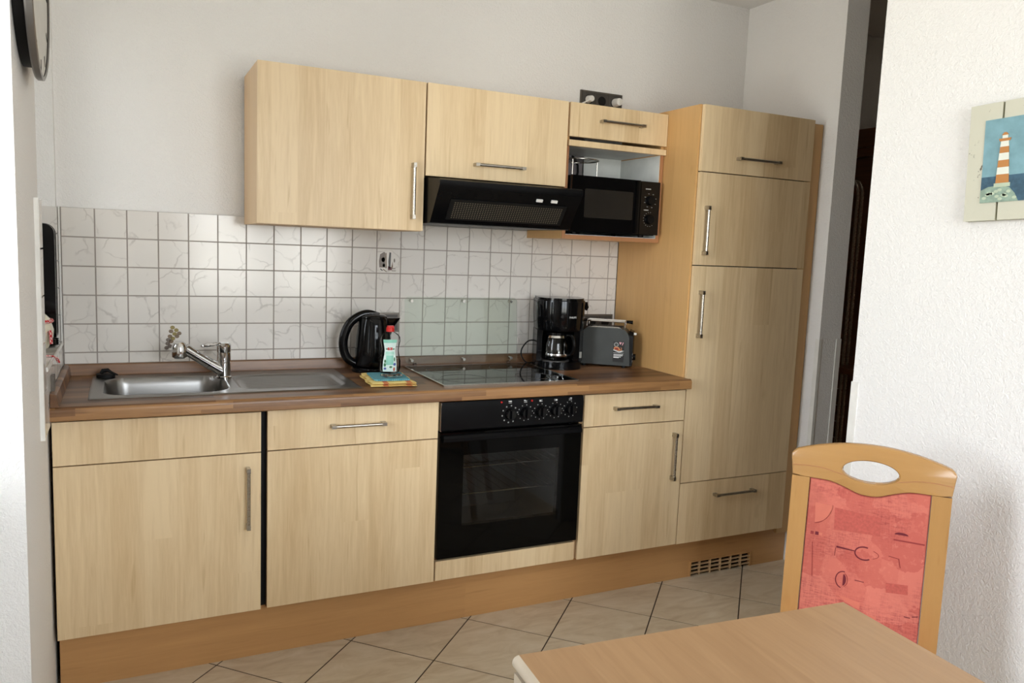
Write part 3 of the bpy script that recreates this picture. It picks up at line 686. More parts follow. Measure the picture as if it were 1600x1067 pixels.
B('back_panel', mx0 + .016, 1.985, -0.012, -0.008, 1.499, ZC1 - .02, 'niche_back', t, 0); B('back_panel', 1.992, mx1 - .016, -0.012, -0.008, 1.499, ZC1 - .02, 'white_in', t, 0)
front('flap_door', 1.7245, 2.2125, 1.894, ZC1 + .004, t, YC, 'front_h', ((1.866, 0, 1.966), (2.078, 0, 1.966)))
front('front_strip', 1.7245, 2.2125, 1.856, 1.884, t, YC, 'front_h')

# ---- extractor hood
t = thing('extractor_hood', 'black slanted extractor hood with mesh filter hanging over the hob', 'extractor hood', (1.415, -0.2, 1.515))
hp = [(-0.012, 1.514), (-0.375, 1.514), (-0.388, 1.520), (-0.474, 1.640), (-0.482, 1.652), (-0.482, 1.668), (-0.470, 1.674), (-0.34, 1.684), (-0.012, 1.684)]
hd = G().prism(hp, lambda u, v: (1.1175, u, v), lambda u, v: (1.7165, u, v)).build('housing', 'black_satin', t, 0.0015)
hn = Vector((0, -(1.640 - 1.520), -(0.474 - 0.388))).normalized()     # outward normal of the slanted face
def hs(u, s, o=0.0):     # u along X, s 0..1 up the slanted face, o outward
    p = Vector((u, -0.388, 1.520)).lerp(Vector((u, -0.474, 1.640)), s) + hn * o; return p
g = G(); q = [(1.175, .10), (1.665, .10), (1.665, .70), (1.175, .70)]
g.prism(q, lambda u, v: hs(u, v, 0.0), lambda u, v: hs(u, v, 0.004)); fm = g.build('filter_frame', 'black_matt', t, 0.001, 1)
g = G(); NX, NZ = 46, 9
for i in range(NX):
    for j in range(NZ):
        u = 1.190 + .46 * (i + .5) / NX; v = .14 + .50 * (j + .5) / NZ; du, dv = .0026, .014
        a = [hs(u - du, v - dv, .0043), hs(u + du, v - dv, .0043), hs(u + du, v + dv, .0043), hs(u - du, v + dv, .0043)]
        g.bm.faces.new([g.bm.verts.new(p) for p in a])
o = g.build('filter_mesh', 'filter_dots', fm, 0, smooth=0); o['kind'] = 'stuff'
for u in (1.535, 1.600):
    g = G(); g.prism([(u - .013, .80), (u + .013, .80), (u + .013, .87), (u - .013, .87)], lambda a, b: hs(a, b, -.001), lambda a, b: hs(a, b, 0.006)); g.build('slide_switch', 'white', t, 0.001, 1)

# ---- microwave
t = thing('microwave_oven', 'black microwave oven with two dials inside the wall niche', 'microwave', (1.97, -0.17, 1.501))
ux0, ux1, uz0, uz1, uy = 1.7445, 2.1835, 1.512, 1.742, -0.345
bd = B('housing', ux0, ux1, uy + .03, -0.03, uz0, uz1, 'black_satin', t, 0.004)
for fx_ in (ux0 + .05, ux1 - .05):
    for fy_ in (-.29, -.07): G().cyl((fx_, fy_, 1.5012), (fx_, fy_, uz0 + .001), 0.012, 12).build('foot', 'black_matt', t, 0)
dd = B('door', ux0, 2.082, uy, uy + .031, uz0 + .002, uz1, 'black', t, 0.003)
G().prism(rrect(1.806, 2.046, 1.572, 1.690, 0.006), lambda u, v: (u, uy - .0004, v), lambda u, v: (u, uy + .002, v)).build('door_window', 'mw_window', dd, 0)
g = G().box(2.058, 2.078, uy - .006, uy + .001, uz0 + .006, uz1 - .004); g.build('door_grip', 'black', dd, 0.003)
pn = B('control_panel', 2.086, ux1, uy, uy + .031, uz0 + .002, uz1 - .002, 'black', t, 0.003)
for kz, n_ in ((1.660, 8), (1.580, 11)):
    kb = G().cyl((2.135, uy + .001, kz), (2.135, uy - .014, kz), 0.021, 26, 0.018).build('dial', 'black_satin', t, 0.0015)
    g = G()
    for q in range(n_):
        a = (PI * 0.35 + 2 * PI * q / n_) if n_ == 8 else (PI * .45 + PI * 1.35 * q / n_); px, pz = 2.135 + .030 * math.cos(a), kz + .030 * math.sin(a)
        wd, hd = (.0032, .0010) if n_ == 8 else (.0012, .0012); g.box(px - wd, px + wd, uy - .0006, uy + .001, pz - hd, pz + hd)
    g.build('scale_marks', 'grey_print', kb, 0, smooth=0)
g = G(); g.box(2.108, 2.135, uy - .0006, uy + .001, 1.706, 1.711); g.box(2.104, 2.128, uy - .0006, uy + .001, 1.617, 1.621); g.build('printed_label', 'grey_print', pn, 0, smooth=0)
# ---- wire rack on top of the microwave
t = thing('grill_rack', 'round wire grill rack standing on top of the microwave', 'wire rack', (1.86, -0.19, uz1))
g = G(); R_ = 0.088; cx, cy, cz = 1.862, -0.185, uz1 + .078
ringp = [(cx + R_ * math.cos(2 * PI * k / 36), cy + R_ * math.sin(2 * PI * k / 36), cz) for k in range(36)]
g.tube(ringp, 0.0022, 6, True); g.build('ring', 'handle', t, 0)
for k in range(-3, 4):
    x_ = k * 0.024; yy = math.sqrt(R_ * R_ - x_ * x_); G().cyl((cx + x_, cy - yy, cz), (cx + x_, cy + yy, cz), 0.0014, 6).build('wire', 'handle', t, 0)
for k in range(3):
    a = 2 * PI * k / 3 - 0.3; px, py = cx + R_ * .95 * math.cos(a), cy + R_ * .95 * math.sin(a)
    lg = G().cyl((px, py, uz1 + .003), (px, py, cz), 0.0026, 8).build('leg', 'handle', t, 0); G().cyl((px, py, uz1), (px, py, uz1 + .012), 0.0042, 8).build('rubber_foot', 'black_matt', lg, 0)
o = G().tube([(1.925, -0.017, 1.8605), (1.935, -0.02, 1.85), (1.955, -0.022, 1.82), (1.958, -0.022, 1.79), (1.951, -0.022, 1.76), (1.952, -0.025, 1.70)], 0.0042, 8).build('power_cable', 'black_matt', None, 0)
tag(o, 'black mains cable hanging down behind the microwave in the niche', 'cable')

# ---- sockets
def socket(name, label, x0, x1, z0, z1, n):
    t = thing(name, label, 'socket', ((x0 + x1) / 2, 0, z0))
    yw_ = 0.0 if z1 < 1.6 else 0.011
    B('frame', x0, x1, yw_ - .009, yw_ - .0003, z0, z1, 'gun', t, 0.0015)
    w_ = (x1 - x0 - .012) / n
    for k in range(n):
        a = x0 + .006 + w_ * k + .002; b = a + w_ - .004
        ins = B('insert', a, b, yw_ - .012, yw_ - .009, z0 + .007, z1 - .007, 'grey_dark', t, 0.001)
        G().cyl(((a + b) / 2, yw_ - .0122, (z0 + z1) / 2), ((a + b) / 2, yw_ - .0128, (z0 + z1) / 2), 0.021, 24).build('socket_cup', 'black_matt', ins, 0)
    return t
socket('triple_socket', 'dark triple power socket on the wall above the microwave cabinet', 1.966, 2.190, 2.080, 2.161, 3)
socket('double_socket', 'grey double power socket on the tiles behind the kettle', 0.977, 1.130, 1.063, 1.144, 2)
socket('wall_socket', 'grey double power socket on the tiles behind the toaster', 2.036, 2.196, 1.060, 1.138, 2)
t = thing('white_plug', 'white mains plug with cable in the left opening of the triple socket', 'plug', (2.006, -0.02, 2.12))
G().cyl((2.006, -.0018, 2.121), (2.006, -.032, 2.121), 0.017, 20, 0.013).build('plug_body', 'white', t, 0.002)
G().tube([(2.006, -.028, 2.118), (1.985, -.034, 2.108), (1.955, -.03, 2.092), (1.935, -.02, 2.070), (1.93, -.015, 2.0335)], 0.0036, 8).build('cable', 'white', t, 0)
t = thing('white_adapter', 'white plug in the right opening of the triple socket', 'plug', (2.150, -0.02, 2.12))
G().cyl((2.150, -.0018, 2.121), (2.150, -.040, 2.121), 0.0195, 20, 0.0165).build('plug_body', 'white', t, 0.003)
G().box(2.146, 2.154, -.046, -.039, 2.108, 2.134).build('ridge', 'white', t, 0.001)

# ================================================================== ON THE WORKTOP
# ---- kettle
kx, ky, kz = 0.985, -0.125, ZW
t = thing('electric_kettle', 'glossy black electric kettle with large loop handle beside the drainer', 'kettle', (kx, ky, kz))
G().lathe([(0.078, 0.0005), (0.080, 0.006), (0.078, 0.018), (0.066, 0.022)], (kx - .004, ky, kz), 36).build('base', 'black', t, 0)
prof = [(0.062, 0.022), (0.071, 0.026), (0.073, 0.040), (0.072, 0.090), (0.068, 0.140), (0.062, 0.185), (0.058, 0.212), (0.054, 0.217)]
body = G().lathe(prof, (kx + .002, ky, kz), 48).build('body', 'black', t, 0)
ld = G().lathe([(0.055, 0.2172), (0.053, 0.223), (0.044, 0.229), (0.02, 0.232), (0.003, 0.2325)], (kx + .000, ky, kz), 36).build('lid', 'black', t, 0)
G().box(kx - .02, kx + .02, ky - .012, ky + .012, kz + .230, kz + .238).build('lid_button', 'grey_dark', ld, 0.003)
g = G(); a = g.ring([(kx + .040, ky - .036, kz + .150), (kx + .064, ky - .004, kz + .125), (kx + .064, ky + .004, kz + .125), (kx + .040, ky + .036, kz + .150), (kx + .038, ky + .036, kz + .218), (kx + .038, ky - .036, kz + .218)])
b = g.ring([(kx + .074, ky - .018, kz + .190), (kx + .086, ky - .003, kz + .180), (kx + .086, ky + .003, kz + .180), (kx + .074, ky + .018, kz + .190), (kx + .076, ky + .014, kz + .215), (kx + .076, ky - .014, kz + .215)])
c = g.ring([(kx + .104, ky - .006, kz + .210), (kx + .107, ky - .002, kz + .207), (kx + .107, ky + .002, kz + .207), (kx + .104, ky + .006, kz + .210), (kx + .111, ky + .004, kz + .2145), (kx + .111, ky - .004, kz + .2145)])
g.bridge([a, b, c]).build('spout', 'black', t, 0.002, 2, 50)
hp = [(0.020, 0.222), (-0.020, 0.232), (-0.055, 0.222), (-0.090, 0.195), (-0.110, 0.155), (-0.117, 0.115), (-0.112, 0.078), (-0.097, 0.050), (-0.072, 0.034), (-0.055, 0.034)]
def smooth_path(p, n=5):
    out = []
    for i in range(len(p) - 1):
        p0, p1, p2, p3 = p[max(i - 1, 0)], p[i], p[i + 1], p[min(i + 2, len(p) - 1)]
        for k in range(n):
            t_ = k / n; out.append(tuple(0.5 * (2 * p1[d] + (p2[d] - p0[d]) * t_ + (2 * p0[d] - 5 * p1[d] + 4 * p2[d] - p3[d]) * t_ ** 2 + (3 * p1[d] - p0[d] - 3 * p2[d] + p3[d]) * t_ ** 3) for d in range(len(p1))))
    return out + [tuple(p[-1])]
pth = [(kx + u, ky - u * 0.12, kz + v) for u, v in smooth_path(hp)]
G().tube(pth, [0.0125 + 0.0035 * math.sin(PI * i / (len(pth) - 1)) for i in range(len(pth))], 14, flat=1.15).build('handle', 'black', t, 0)
G().prism(rrect(-0.011, 0.011, 0.060, 0.165, 0.010), lambda u, v: (kx + .048 + u * .75, ky - .050 + u * .55, kz + v), lambda u, v: (kx + .053 + u * .75, ky - .057 + u * .55, kz + v)).build('water_gauge', 'clear', body, 0)
# ---- towel, cloth, washing-up liquid
t = thing('checked_towel', 'folded yellow checked towel under the blue cloth beside the hob', 'towel', (0.98, -0.36, ZW))
c_, s_ = math.cos(-0.09), math.sin(-0.09)
def rotp(cx, cy, u, v): return (cx + u * c_ - v * s_, cy + u * s_ + v * c_)
for k, (hx, hy, z0, z1) in enumerate(((.084, .125, 0.0006, 0.0085), (.081, .121, 0.0090, 0.0165))):
    g = G(); n_ = 18; top = []; bot = []
    for j in range(n_ + 1):
        ra, rb = [], []
        for i in range(n_ + 1):
            u, v = -1 + 2 * i / n_, -1 + 2 * j / n_; e = min(1 - abs(u), 1 - abs(v))
            wv = 0.0016 * math.sin(5 * u + 2 * k) * math.cos(4 * v + k); x_, y_ = rotp(0.972, -0.375, u * hx + .003 * math.sin(7 * v + k), v * hy + .003 * math.sin(6 * u))
            mid = (z0 + z1) / 2; th = (z1 - z0) / 2 * math.sqrt(max(0.03, min(1, e * 7)))
            ra.append(g.bm.verts.new((x_, y_, ZW + mid + th + wv * min(1, e * 5)))); rb.append(g.bm.verts.new((x_, y_, ZW + mid - th)))
        top.append(ra); bot.append(rb)
    for j in range(n_):
        for i in range(n_):
            g.bm.faces.new((top[j][i], top[j][i + 1], top[j + 1][i + 1], top[j + 1][i])); g.bm.faces.new((bot[j][i], bot[j + 1][i], bot[j + 1][i + 1], bot[j][i + 1]))
    for i in range(n_):
        g.bm.faces.new((top[0][i], bot[0][i], bot[0][i + 1], top[0][i + 1])); g.bm.faces.new((top[n_][i + 1], bot[n_][i + 1], bot[n_][i], top[n_][i]))
        g.bm.faces.new((top[i + 1][0], bot[i + 1][0], bot[i][0], top[i][0])); g.bm.faces.new((top[i][n_], bot[i][n_], bot[i + 1][n_], top[i + 1][n_]))
    g.build('fold', 'towel', t, 0, smooth=60)
pl = [rotp(0.972, -0.380, u, v) for u, v in rrect(-.066, .066, -.085, .085, .012)]
o = G().prism(pl, lambda u, v: (u, v, ZW + .0182), lambda u, v: (u, v, ZW + .0222)).build('dish_cloth', 'cloth', None, 0.001, 1)
tag(o, 'small blue waffle dish cloth lying on the yellow towel', 'cloth')
t = thing('steel_scourer', 'small crumpled metallic scouring pad lying in front of the dish soap bottle', 'scourer', (0.975, -0.415, ZW + .0225))
for k in range(7):
    g = G(); r = 0.010 + .004 * random.random(); px, py = 0.960 + 0.042 * random.random(), -0.420 + .03 * random.random()
    a0 = random.random() * 6
    g.tube([(px + r * 1.5 * math.cos(a0 + q * .63) , py + r * math.sin(a0 + q * .63), ZW + .0275 + .0018 * math.sin(q * 2.1 + k)) for q in range(10)], 0.0042, 6, True); g.build('strand', 'trim_steel' if k % 2 else 'grey_dark', t, 0)
bx, by, bz = 0.998, -0.312, ZW + .0225
t = thing('dish_soap_bottle', 'clear dish soap bottle with red cap and mint green label', 'bottle', (bx, by, bz))
bp = [(0.030, 0.0), (0.038, 0.004), (0.042, 0.018), (0.0425, 0.045), (0.037, 0.070), (0.0335, 0.088), (0.0365, 0.105), (0.0405, 0.122), (0.0385, 0.138), (0.029, 0.150), (0.017, 0.157), (0.0145, 0.160)]
G().lathe(bp, (bx, by, bz), 40, 1.0, 0.62).build('flask', 'clear', t, 0, smooth=60)
M['soap'] = glassy('clear_soap_liquid', (0.90, 0.91, 0.88, 1), 0.02, 1.2)
G().lathe([(r * .93, z) for r, z in bp[1:4]] + [(0.0395 * .93, 0.055)], (bx, by, bz + .001), 32, 1.0, 0.6).build('liquid', 'soap', t, 0)
cpn = G().lathe([(0.0155, 0.1585), (0.0155, 0.173), (0.0135, 0.175)], (bx, by, bz), 24).build('cap', 'red', t, 0.0)
G().box(bx - .011, bx + .011, by - .012, by + .006, bz + .1735, bz + .181).build('flip_top', 'red', cpn, 0.003)
M['label_mint'] = plain('mint_label', (176, 224, 206), 0.4); M['label_white'] = plain('pale_label', (222, 238, 232), 0.4); M['label_green'] = plain('leaf_green_print', (66, 124, 84), 0.4)
M['label_teal'] = plain('teal_label_panel', (140, 206, 184), 0.4); M['label_blue'] = plain('violet_blue_print', (84, 100, 164), 0.4)
fdir = Vector((-0.28, -0.96, 0)).normalized(); fr_ = Vector((0.96, -0.28, 0)).normalized()
def brad(v):
    for (r0, z0_), (r1, z1_) in zip(bp, bp[1:]):
        if z0_ <= v <= z1_: return r0 + (r1 - r0) * (v - z0_) / (z1_ - z0_)
    return bp[-1][0]
def wrap(u, v, off):
    r = brad(v); a = math.atan2(fdir.y / .62, fdir.x) + u / max(r, .03)
    return (bx + (r + off) * math.cos(a), by + (r * .62 + off) * math.sin(a), bz + v)
def label_patch(name, us, mat, off, parent):
    """us: list of (v, u_left, u_right)"""
    g = G(); rw = []
    for v, a, b in us: rw.append([g.bm.verts.new(wrap(a + (b - a) * k / 10, v, off)) for k in range(11)])
    for i in range(len(rw) - 1):
        for k in range(10): g.bm.faces.new((rw[i][k], rw[i][k + 1], rw[i + 1][k + 1], rw[i + 1][k]))
    return g.build(name, mat, parent, 0, smooth=60)
vs_ = [0.008 + 0.122 * k / 14 for k in range(15)]
def hw(v): return 0.0285 - 0.0075 * math.exp(-((v - .085) / .03) ** 2)
lb = label_patch('label', [(v, -hw(v), hw(v)) for v in vs_], 'label_white', .0006, t)
label_patch('label_band', [(v, -hw(v), hw(v)) for v in (.118, .124, .130)], 'label_teal', .0011, lb)
label_patch('label_panel', [(v, -.014, .014) for v in (.034, .045, .058, .070)], 'label_teal', .0011, lb)
label_patch('label_panel', [(v, -hw(v) * .8, hw(v) * .8) for v in (.072, .078, .084)], 'label_mint', .0010, lb)
for u, v, ru, rv, m in ((-.018, .048, .004, .006, 'label_green'), (-.019, .034, .005, .007, 'label_green'), (.019, .036, .0055, .0055, 'label_blue'), (.018, .055, .003, .008, 'label_green'), (.004, .026, .006, .004, 'label_green'), (-.018, .020, .0055, .0045, 'label_blue'), (-.012, .094, .004, .0025, 'label_green'), (.014, .094, .004, .0025, 'label_green'), (.017, .017, .004, .008, 'print_light')):
    label_patch('label_print', [(v + rv * math.sin(a), u - ru * math.cos(a), u + ru * math.cos(a)) for a in [-1.5 + 3 * k / 6 for k in range(7)]], m, .0014, lb)
label_patch('logo_patch', [(v, -.009, .009) for v in (.090, .095, .100)], 'red', .0014, lb)
pz = wrap(0, .0925, .0022); text('fit', 0.011, pz, fr_, (0, 0, 1), 'white_print', lb, 'logo_lettering')

# ---- coffee maker
cx, cy, cz = 1.812, -0.172, ZW
t = thing('coffee_maker', 'black drip coffee maker with glass jug between hob and toaster', 'coffee maker', (cx, cy, cz))
ang = -0.30
def cr(u, v, w):  # local (u right, v back, w up) -> world, turned a little toward the room
    return (cx + u * math.cos(ang) - v * math.sin(ang), cy + u * math.sin(ang) + v * math.cos(ang), cz + w)
def cprism(name, poly, w0, w1, mat, parent, bev=0.003):
    return G().prism(poly, lambda u, v: cr(u, v, w0), lambda u, v: cr(u, v, w1)).build(name, mat, parent, bev)
base_poly = [(-.100, .085), (-.104, .02)] + [(.100 * math.cos(a), -.02 + .085 * math.sin(a)) for a in [PI + PI * k / 16 for k in range(17)]] + [(.104, .02), (.100, .085)]
cprism('base', base_poly, 0.001, 0.034, 'black', t, 0.005)
cprism('warming_plate', ngon(-.018, -.028, .062, .062, 32), 0.034, 0.037, 'grey_dark', t, 0.001)
cprism('rear_column', [(-.100, .086), (-.100, .038), (-.072, .030), (.060, .030), (.100, .035), (.100, .086)], 0.034, 0.168, 'black', t, 0.004)
cprism('left_pillar', [(-.103, .03), (-.106, -.045), (-.086, -.062), (-.080, .03)], 0.034, 0.168, 'black', t, 0.004)
wt_ = cprism('water_tank', [(.052, .03), (.052, -.072), (.080, -.066), (.104, -.03), (.104, .03)], 0.034, 0.168, 'black', t, 0.005)
cprism('switch', [(.079, -.0735), (.089, -.068), (.090, -.072), (.080, -.0775)], 0.052, 0.078, 'grey_print', wt_, 0.001)
ub = [(-.104, .086), (-.108, .01)] + [(.108 * math.cos(a), -.012 + .090 * math.sin(a)) for a in [PI + PI * k / 20 for k in range(21)]] + [(.108, .01), (.104, .086)]
g = G(); rs = [g.ring([cr(u * s_, v * s_, w) for u, v in ub]) for w, s_ in ((0.166, 0.93), (0.172, 0.96), (0.235, 0.99), (0.294, 1.0), (0.300, 0.985))]
up = g.bridge(rs).build('filter_housing', 'black', t, 0, smooth=30)
for k in range(7):
    a = PI + PI * (k + .9) / 8.8; u, v = .1085 * math.cos(a), -.012 + .0905 * math.sin(a)
    G().tube([cr(u * .965, v * .965, .178), cr(u * 1.0, v * 1.0, .292)], 0.0032, 6).build('rib', 'black', up, 0)
cprism('lid', [(u * .95, v * .95) for u, v in ub], 0.3005, 0.309, 'black', t, 0.003)
G().tube([cr(.098, -.005, .282), cr(.116, -.005, .284), cr(.120, -.002, .270), cr(.113, 0, .258)], 0.010, 10).build('lid_hinge', 'black', up, 0)
jug = G().lathe([(0.052, 0.0375), (0.060, 0.045), (0.063, 0.070), (0.061, 0.105), (0.052, 0.135), (0.047, 0.148)], cr(-.018, -.028, 0), 40, cap1=False).build('glass_jug', 'carafe', t, 0, smooth=60)
G().lathe([(0.0475, 0.147), (0.0495, 0.149), (0.0495, 0.158), (0.030, 0.164), (0.004, 0.165)], cr(-.018, -.028, 0), 32).build('jug_lid', 'black', jug, 0)
G().lathe([(0.0635, 0.058), (0.0640, 0.060), (0.0640, 0.066), (0.0635, 0.068)], cr(-.018, -.028, 0), 40, cap0=False, cap1=False).build('jug_band', 'chrome', jug, 0)
G().lathe([(0.052, 0.136), (0.0535, 0.137), (0.050, 0.146), (0.049, 0.146)], cr(-.018, -.028, 0), 40, cap0=False, cap1=False).build('jug_collar', 'chrome', jug, 0)
G().tube([cr(*p) for p in smooth_path([(.022, -.062, .148), (.042, -.080, .146), (.050, -.088, .115), (.046, -.084, .075), (.030, -.068, .060)])], 0.0085, 10).build('jug_handle', 'black', jug, 0)
text('PHILIPS', 0.011, cr(.036, -.104, .226), (math.cos(ang + .33), math.sin(ang + .33), 0), (0, 0, 1), 'white_print', up, 'lettering')
o = G().tube(smooth_path([cr(-.06, .088, .10), cr(-.115, .085, .105), cr(-.150, .070, .070), cr(-.150, .070, .035), cr(-.125, .075, .006), cr(-.09, .092, .005)]), 0.0034, 8).build('power_cable', 'black_matt', t, 0)

# ---- toaster
tx, ty, tz = 2.066, -0.162, ZW
t = thing('toaster', 'dark grey two-slot toaster with bun rack beside the tall cabinet', 'toaster', (tx, ty, tz)); ta = -0.66
def tr_(u, v, w): return (tx + u * math.cos(ta) - v * math.sin(ta), ty + u * math.sin(ta) + v * math.cos(ta), tz + w)
def tshape(hw_, h, r=0.045, z0=0.010):
    pts = [(-hw_, z0), (hw_, z0)]
    for k in range(9): a = PI / 2 * k / 8; pts.append((hw_ - .006 - r + r * math.cos(a), h - r + r * math.sin(a)))
    for k in range(9): a = PI / 2 + PI / 2 * k / 8; pts.append((-hw_ + .006 + r + r * math.cos(a), h - r + r * math.sin(a)))
    return pts
body = G().prism(tshape(.115, .176), lambda u, w: tr_(u, -.062, w), lambda u, w: tr_(u, .062, w)).build('shell', 'anthracite', t, 0.004, 2)
for u0 in (-1, 1):
    G().prism([(-.057, .010), (.057, .010), (.057, .150), (.044, .168), (-.044, .168), (-.057, .150)], lambda v, w: tr_(u0 * .108, v, w), lambda v, w: tr_(u0 * .126, v * .93, .010 + (w - .01) * .95)).build('end_cap', 'black_satin', t, 0.003)
G().prism(tshape(.098, .181, .040, .150), lambda u, w: tr_(u, -.044, w), lambda u, w: tr_(u, .044, w)).build('top_trim', 'trim_steel', t, 0.003)
for v0 in (-.022, .022): G().prism([(-.075, v0 - .012), (.075, v0 - .012), (.075, v0 + .012), (-.075, v0 + .012)], lambda u, v: tr_(u, v, .1795), lambda u, v: tr_(u, v, .1815)).build('slot', 'black_matt', t, 0)
rk = G().tube([tr_(-.085, -.045, .205), tr_(.085, -.045, .205), tr_(.085, .045, .205), tr_(-.085, .045, .205)], 0.0032, 8, True).build('bun_rack', 'chrome', t, 0)
for u in (-.085, .085):
    for v in (-.045, .045): G().cyl(tr_(u, v, .180), tr_(u, v, .205), 0.0026, 8).build('rack_post', 'chrome', rk, 0)
for v in (-.018, .018): G().cyl(tr_(-.085, v, .205), tr_(.085, v, .205), 0.0022, 8).build('rack_wire', 'chrome', rk, 0)
for u0 in (-1, 1): G().cyl(tr_(u0 * .088, 0, .204), tr_(u0 * .118, 0, .202), 0.006, 10, 0.009).build('rack_knob', 'black', rk, 0)
lv = G().prism([(-.022, .148), (.022, .148), (.018, .158), (-.018, .158)], lambda v, w: tr_(.122, v, w), lambda v, w: tr_(.138, v, w)).build('lever', 'chrome', t, 0.002)
for w_ in (.030, .046, .062): G().cyl(tr_(.120, -.036, w_), tr_(.1265, -.036, w_), 0.0055, 12).build('push_button', 'white', t, 0)
G().cyl(tr_(.122, .0, .045), tr_(.138, .0, .045), 0.014, 20).build('browning_dial', 'black', t, 0.001)
for u in (-.09, .09):
    for v in (-.05, .05): G().cyl(tr_(u, v, .0008), tr_(u, v, .012), 0.009, 10).build('foot', 'black_matt', t, 0)
def st(name, poly, mat, par, o_=.0008):
    return G().prism(poly, lambda u, w: tr_(u, -.0622, w), lambda u, w: tr_(u, -.0622 - o_, w)).build(name, mat, par, 0, smooth=0)
M['sticker_black'] = plain('sticker_black', (30, 30, 30), 0.35); M['toast_orange'] = plain('sticker_toast', (206, 132, 84), 0.4); M['toast_pink'] = plain('sticker_pink', (214, 160, 166), 0.4)
M['sticker_grey'] = plain('sticker_grey', (146, 148, 144), 0.4)
sk = st('sticker', rrect(.040, .089, .026, .118, .002, 2), 'sticker_black', t)
st('sticker_print', ngon(.053, .104, .0105, .0105, 20), 'sticker_grey', sk, .0012); st('sticker_print', ngon(.053, .104, .0065, .0065, 16), 'anthracite', sk, .0015)
st('sticker_print', [(.065, .116), (.078, .115), (.070, .104)], 'toast_pink', sk, .0012); st('sticker_print', [(.082, .116), (.086, .115), (.081, .102), (.078, .103)], 'toast_pink', sk, .0012)
st('sticker_print', [(.042, .083), (.044, .092), (.052, .096), (.066, .092), (.074, .080), (.066, .076)], 'toast_orange', sk, .0012); st('sticker_print', [(.046, .083), (.050, .090), (.062, .088), (.066, .080)], 'print_mid', sk, .0015)
st('sticker_print', [(.072, .094), (.078, .090), (.079, .080), (.074, .076), (.076, .086)], 'toast_orange', sk, .0012)
st('sticker_print', [(.041, .082), (.066, .074), (.080, .078), (.089, .077), (.074, .071), (.066, .070), (.041, .078)], 'white_print', sk, .0014)
st('sticker_print', [(.041, .066), (.088, .066), (.088, .069), (.041, .069)], 'sticker_grey', sk, .0012)
for a, b, w_ in ((.043, .086, .060), (.043, .083, .055), (.043, .076, .049), (.043, .067, .0455)): st('sticker_lettering', [(a, w_ - .0013), (b, w_ - .0013), (b, w_ + .0013), (a, w_ + .0013)], 'white_print', sk, .0012)

# ================================================================== WINDOW SILL, CLOCK, PICTURE
ZS = w1[2] + 0.001
t = thing('black_roasting_tray', 'black speckled enamel tray leaning upright in the window recess', 'tray', (-0.20, -0.10, ZS))
G().prism(rrect(-0.318, -0.118, ZS, ZS + .405, .03), lambda u, v: (u, -0.062, v), lambda u, v: (u, -0.112, v)).build('tray_floor', 'black', t, 0.010, 3)
pth = [(u, -0.066, v) for u, v in rrect(-0.311, -0.125, ZS + .010, ZS + .398, .026)]
G().tube(pth, 0.0095, 8, True).build('rim', 'black', t, 0)
t = thing('cream_jar', 'round cream jar with red gingham cloth tied around it on the window sill', 'jar', (-0.205, -0.30, ZS))
jr = G().lathe([(0.050, 0.0), (0.068, 0.012), (0.082, 0.045), (0.084, 0.070), (0.074, 0.105), (0.052, 0.128), (0.036, 0.134)], (-0.196, -0.30, ZS), 36).build('jar', 'cream', t, 0)
for k in range(5):
    a = -1.9 + .33 * k; px, py = -0.196 + .086 * math.cos(a), -0.30 + .086 * math.sin(a)
    G().tube([(px, py, ZS + .105 - .01 * k), (px + .006, py - .004, ZS + .072), (px + .004 * (k - 2), py - .010, ZS + .030 - .006 * (k % 2))], [0.006, 0.008, 0.009], 8, flat=0.4).build('ribbon', 'gingham', t, 0)
G().tube([(-0.196 + .079 * math.cos(2 * PI * k / 30), -0.30 + .079 * math.sin(2 * PI * k / 30), ZS + .098) for k in range(30)], 0.006, 8, True).build('cloth_band', 'gingham', t, 0)
o = G().tube([(-0.128, -0.44, ZS + .004), (-0.108, -0.43, ZS + .002), (-0.098, -0.42, ZS - .006), (-0.094, -0.41, ZS - .020)], 0.0065, 8, flat=0.4).build('gingham_ribbon', 'gingham', None, 0)
tag(o, 'end of a red gingham ribbon hanging over the tiled window sill edge', 'ribbon')
t = thing('dish_stack', 'small stack of glass dishes at the far end of the window sill', 'dishes', (-0.15, -0.16, ZS))
for k in range(4): G().lathe([(0.030, 0.006 * k), (0.042, 0.006 * k + .007), (0.040, 0.006 * k + .008), (0.028, 0.006 * k + .0022)], (-0.148, -0.175, ZS), 28).build('dish', 'clear', t, 0)
g = G().box(XT, XT + .010, -0.545, -0.505, 0.945, 1.005); g.build('x', 'gun', None, 0.0015)
o = bpy.data.objects['x']; o.name = 'switch_plate'; tag(o, 'small metal switch plate on the tiles below the window', 'switch')

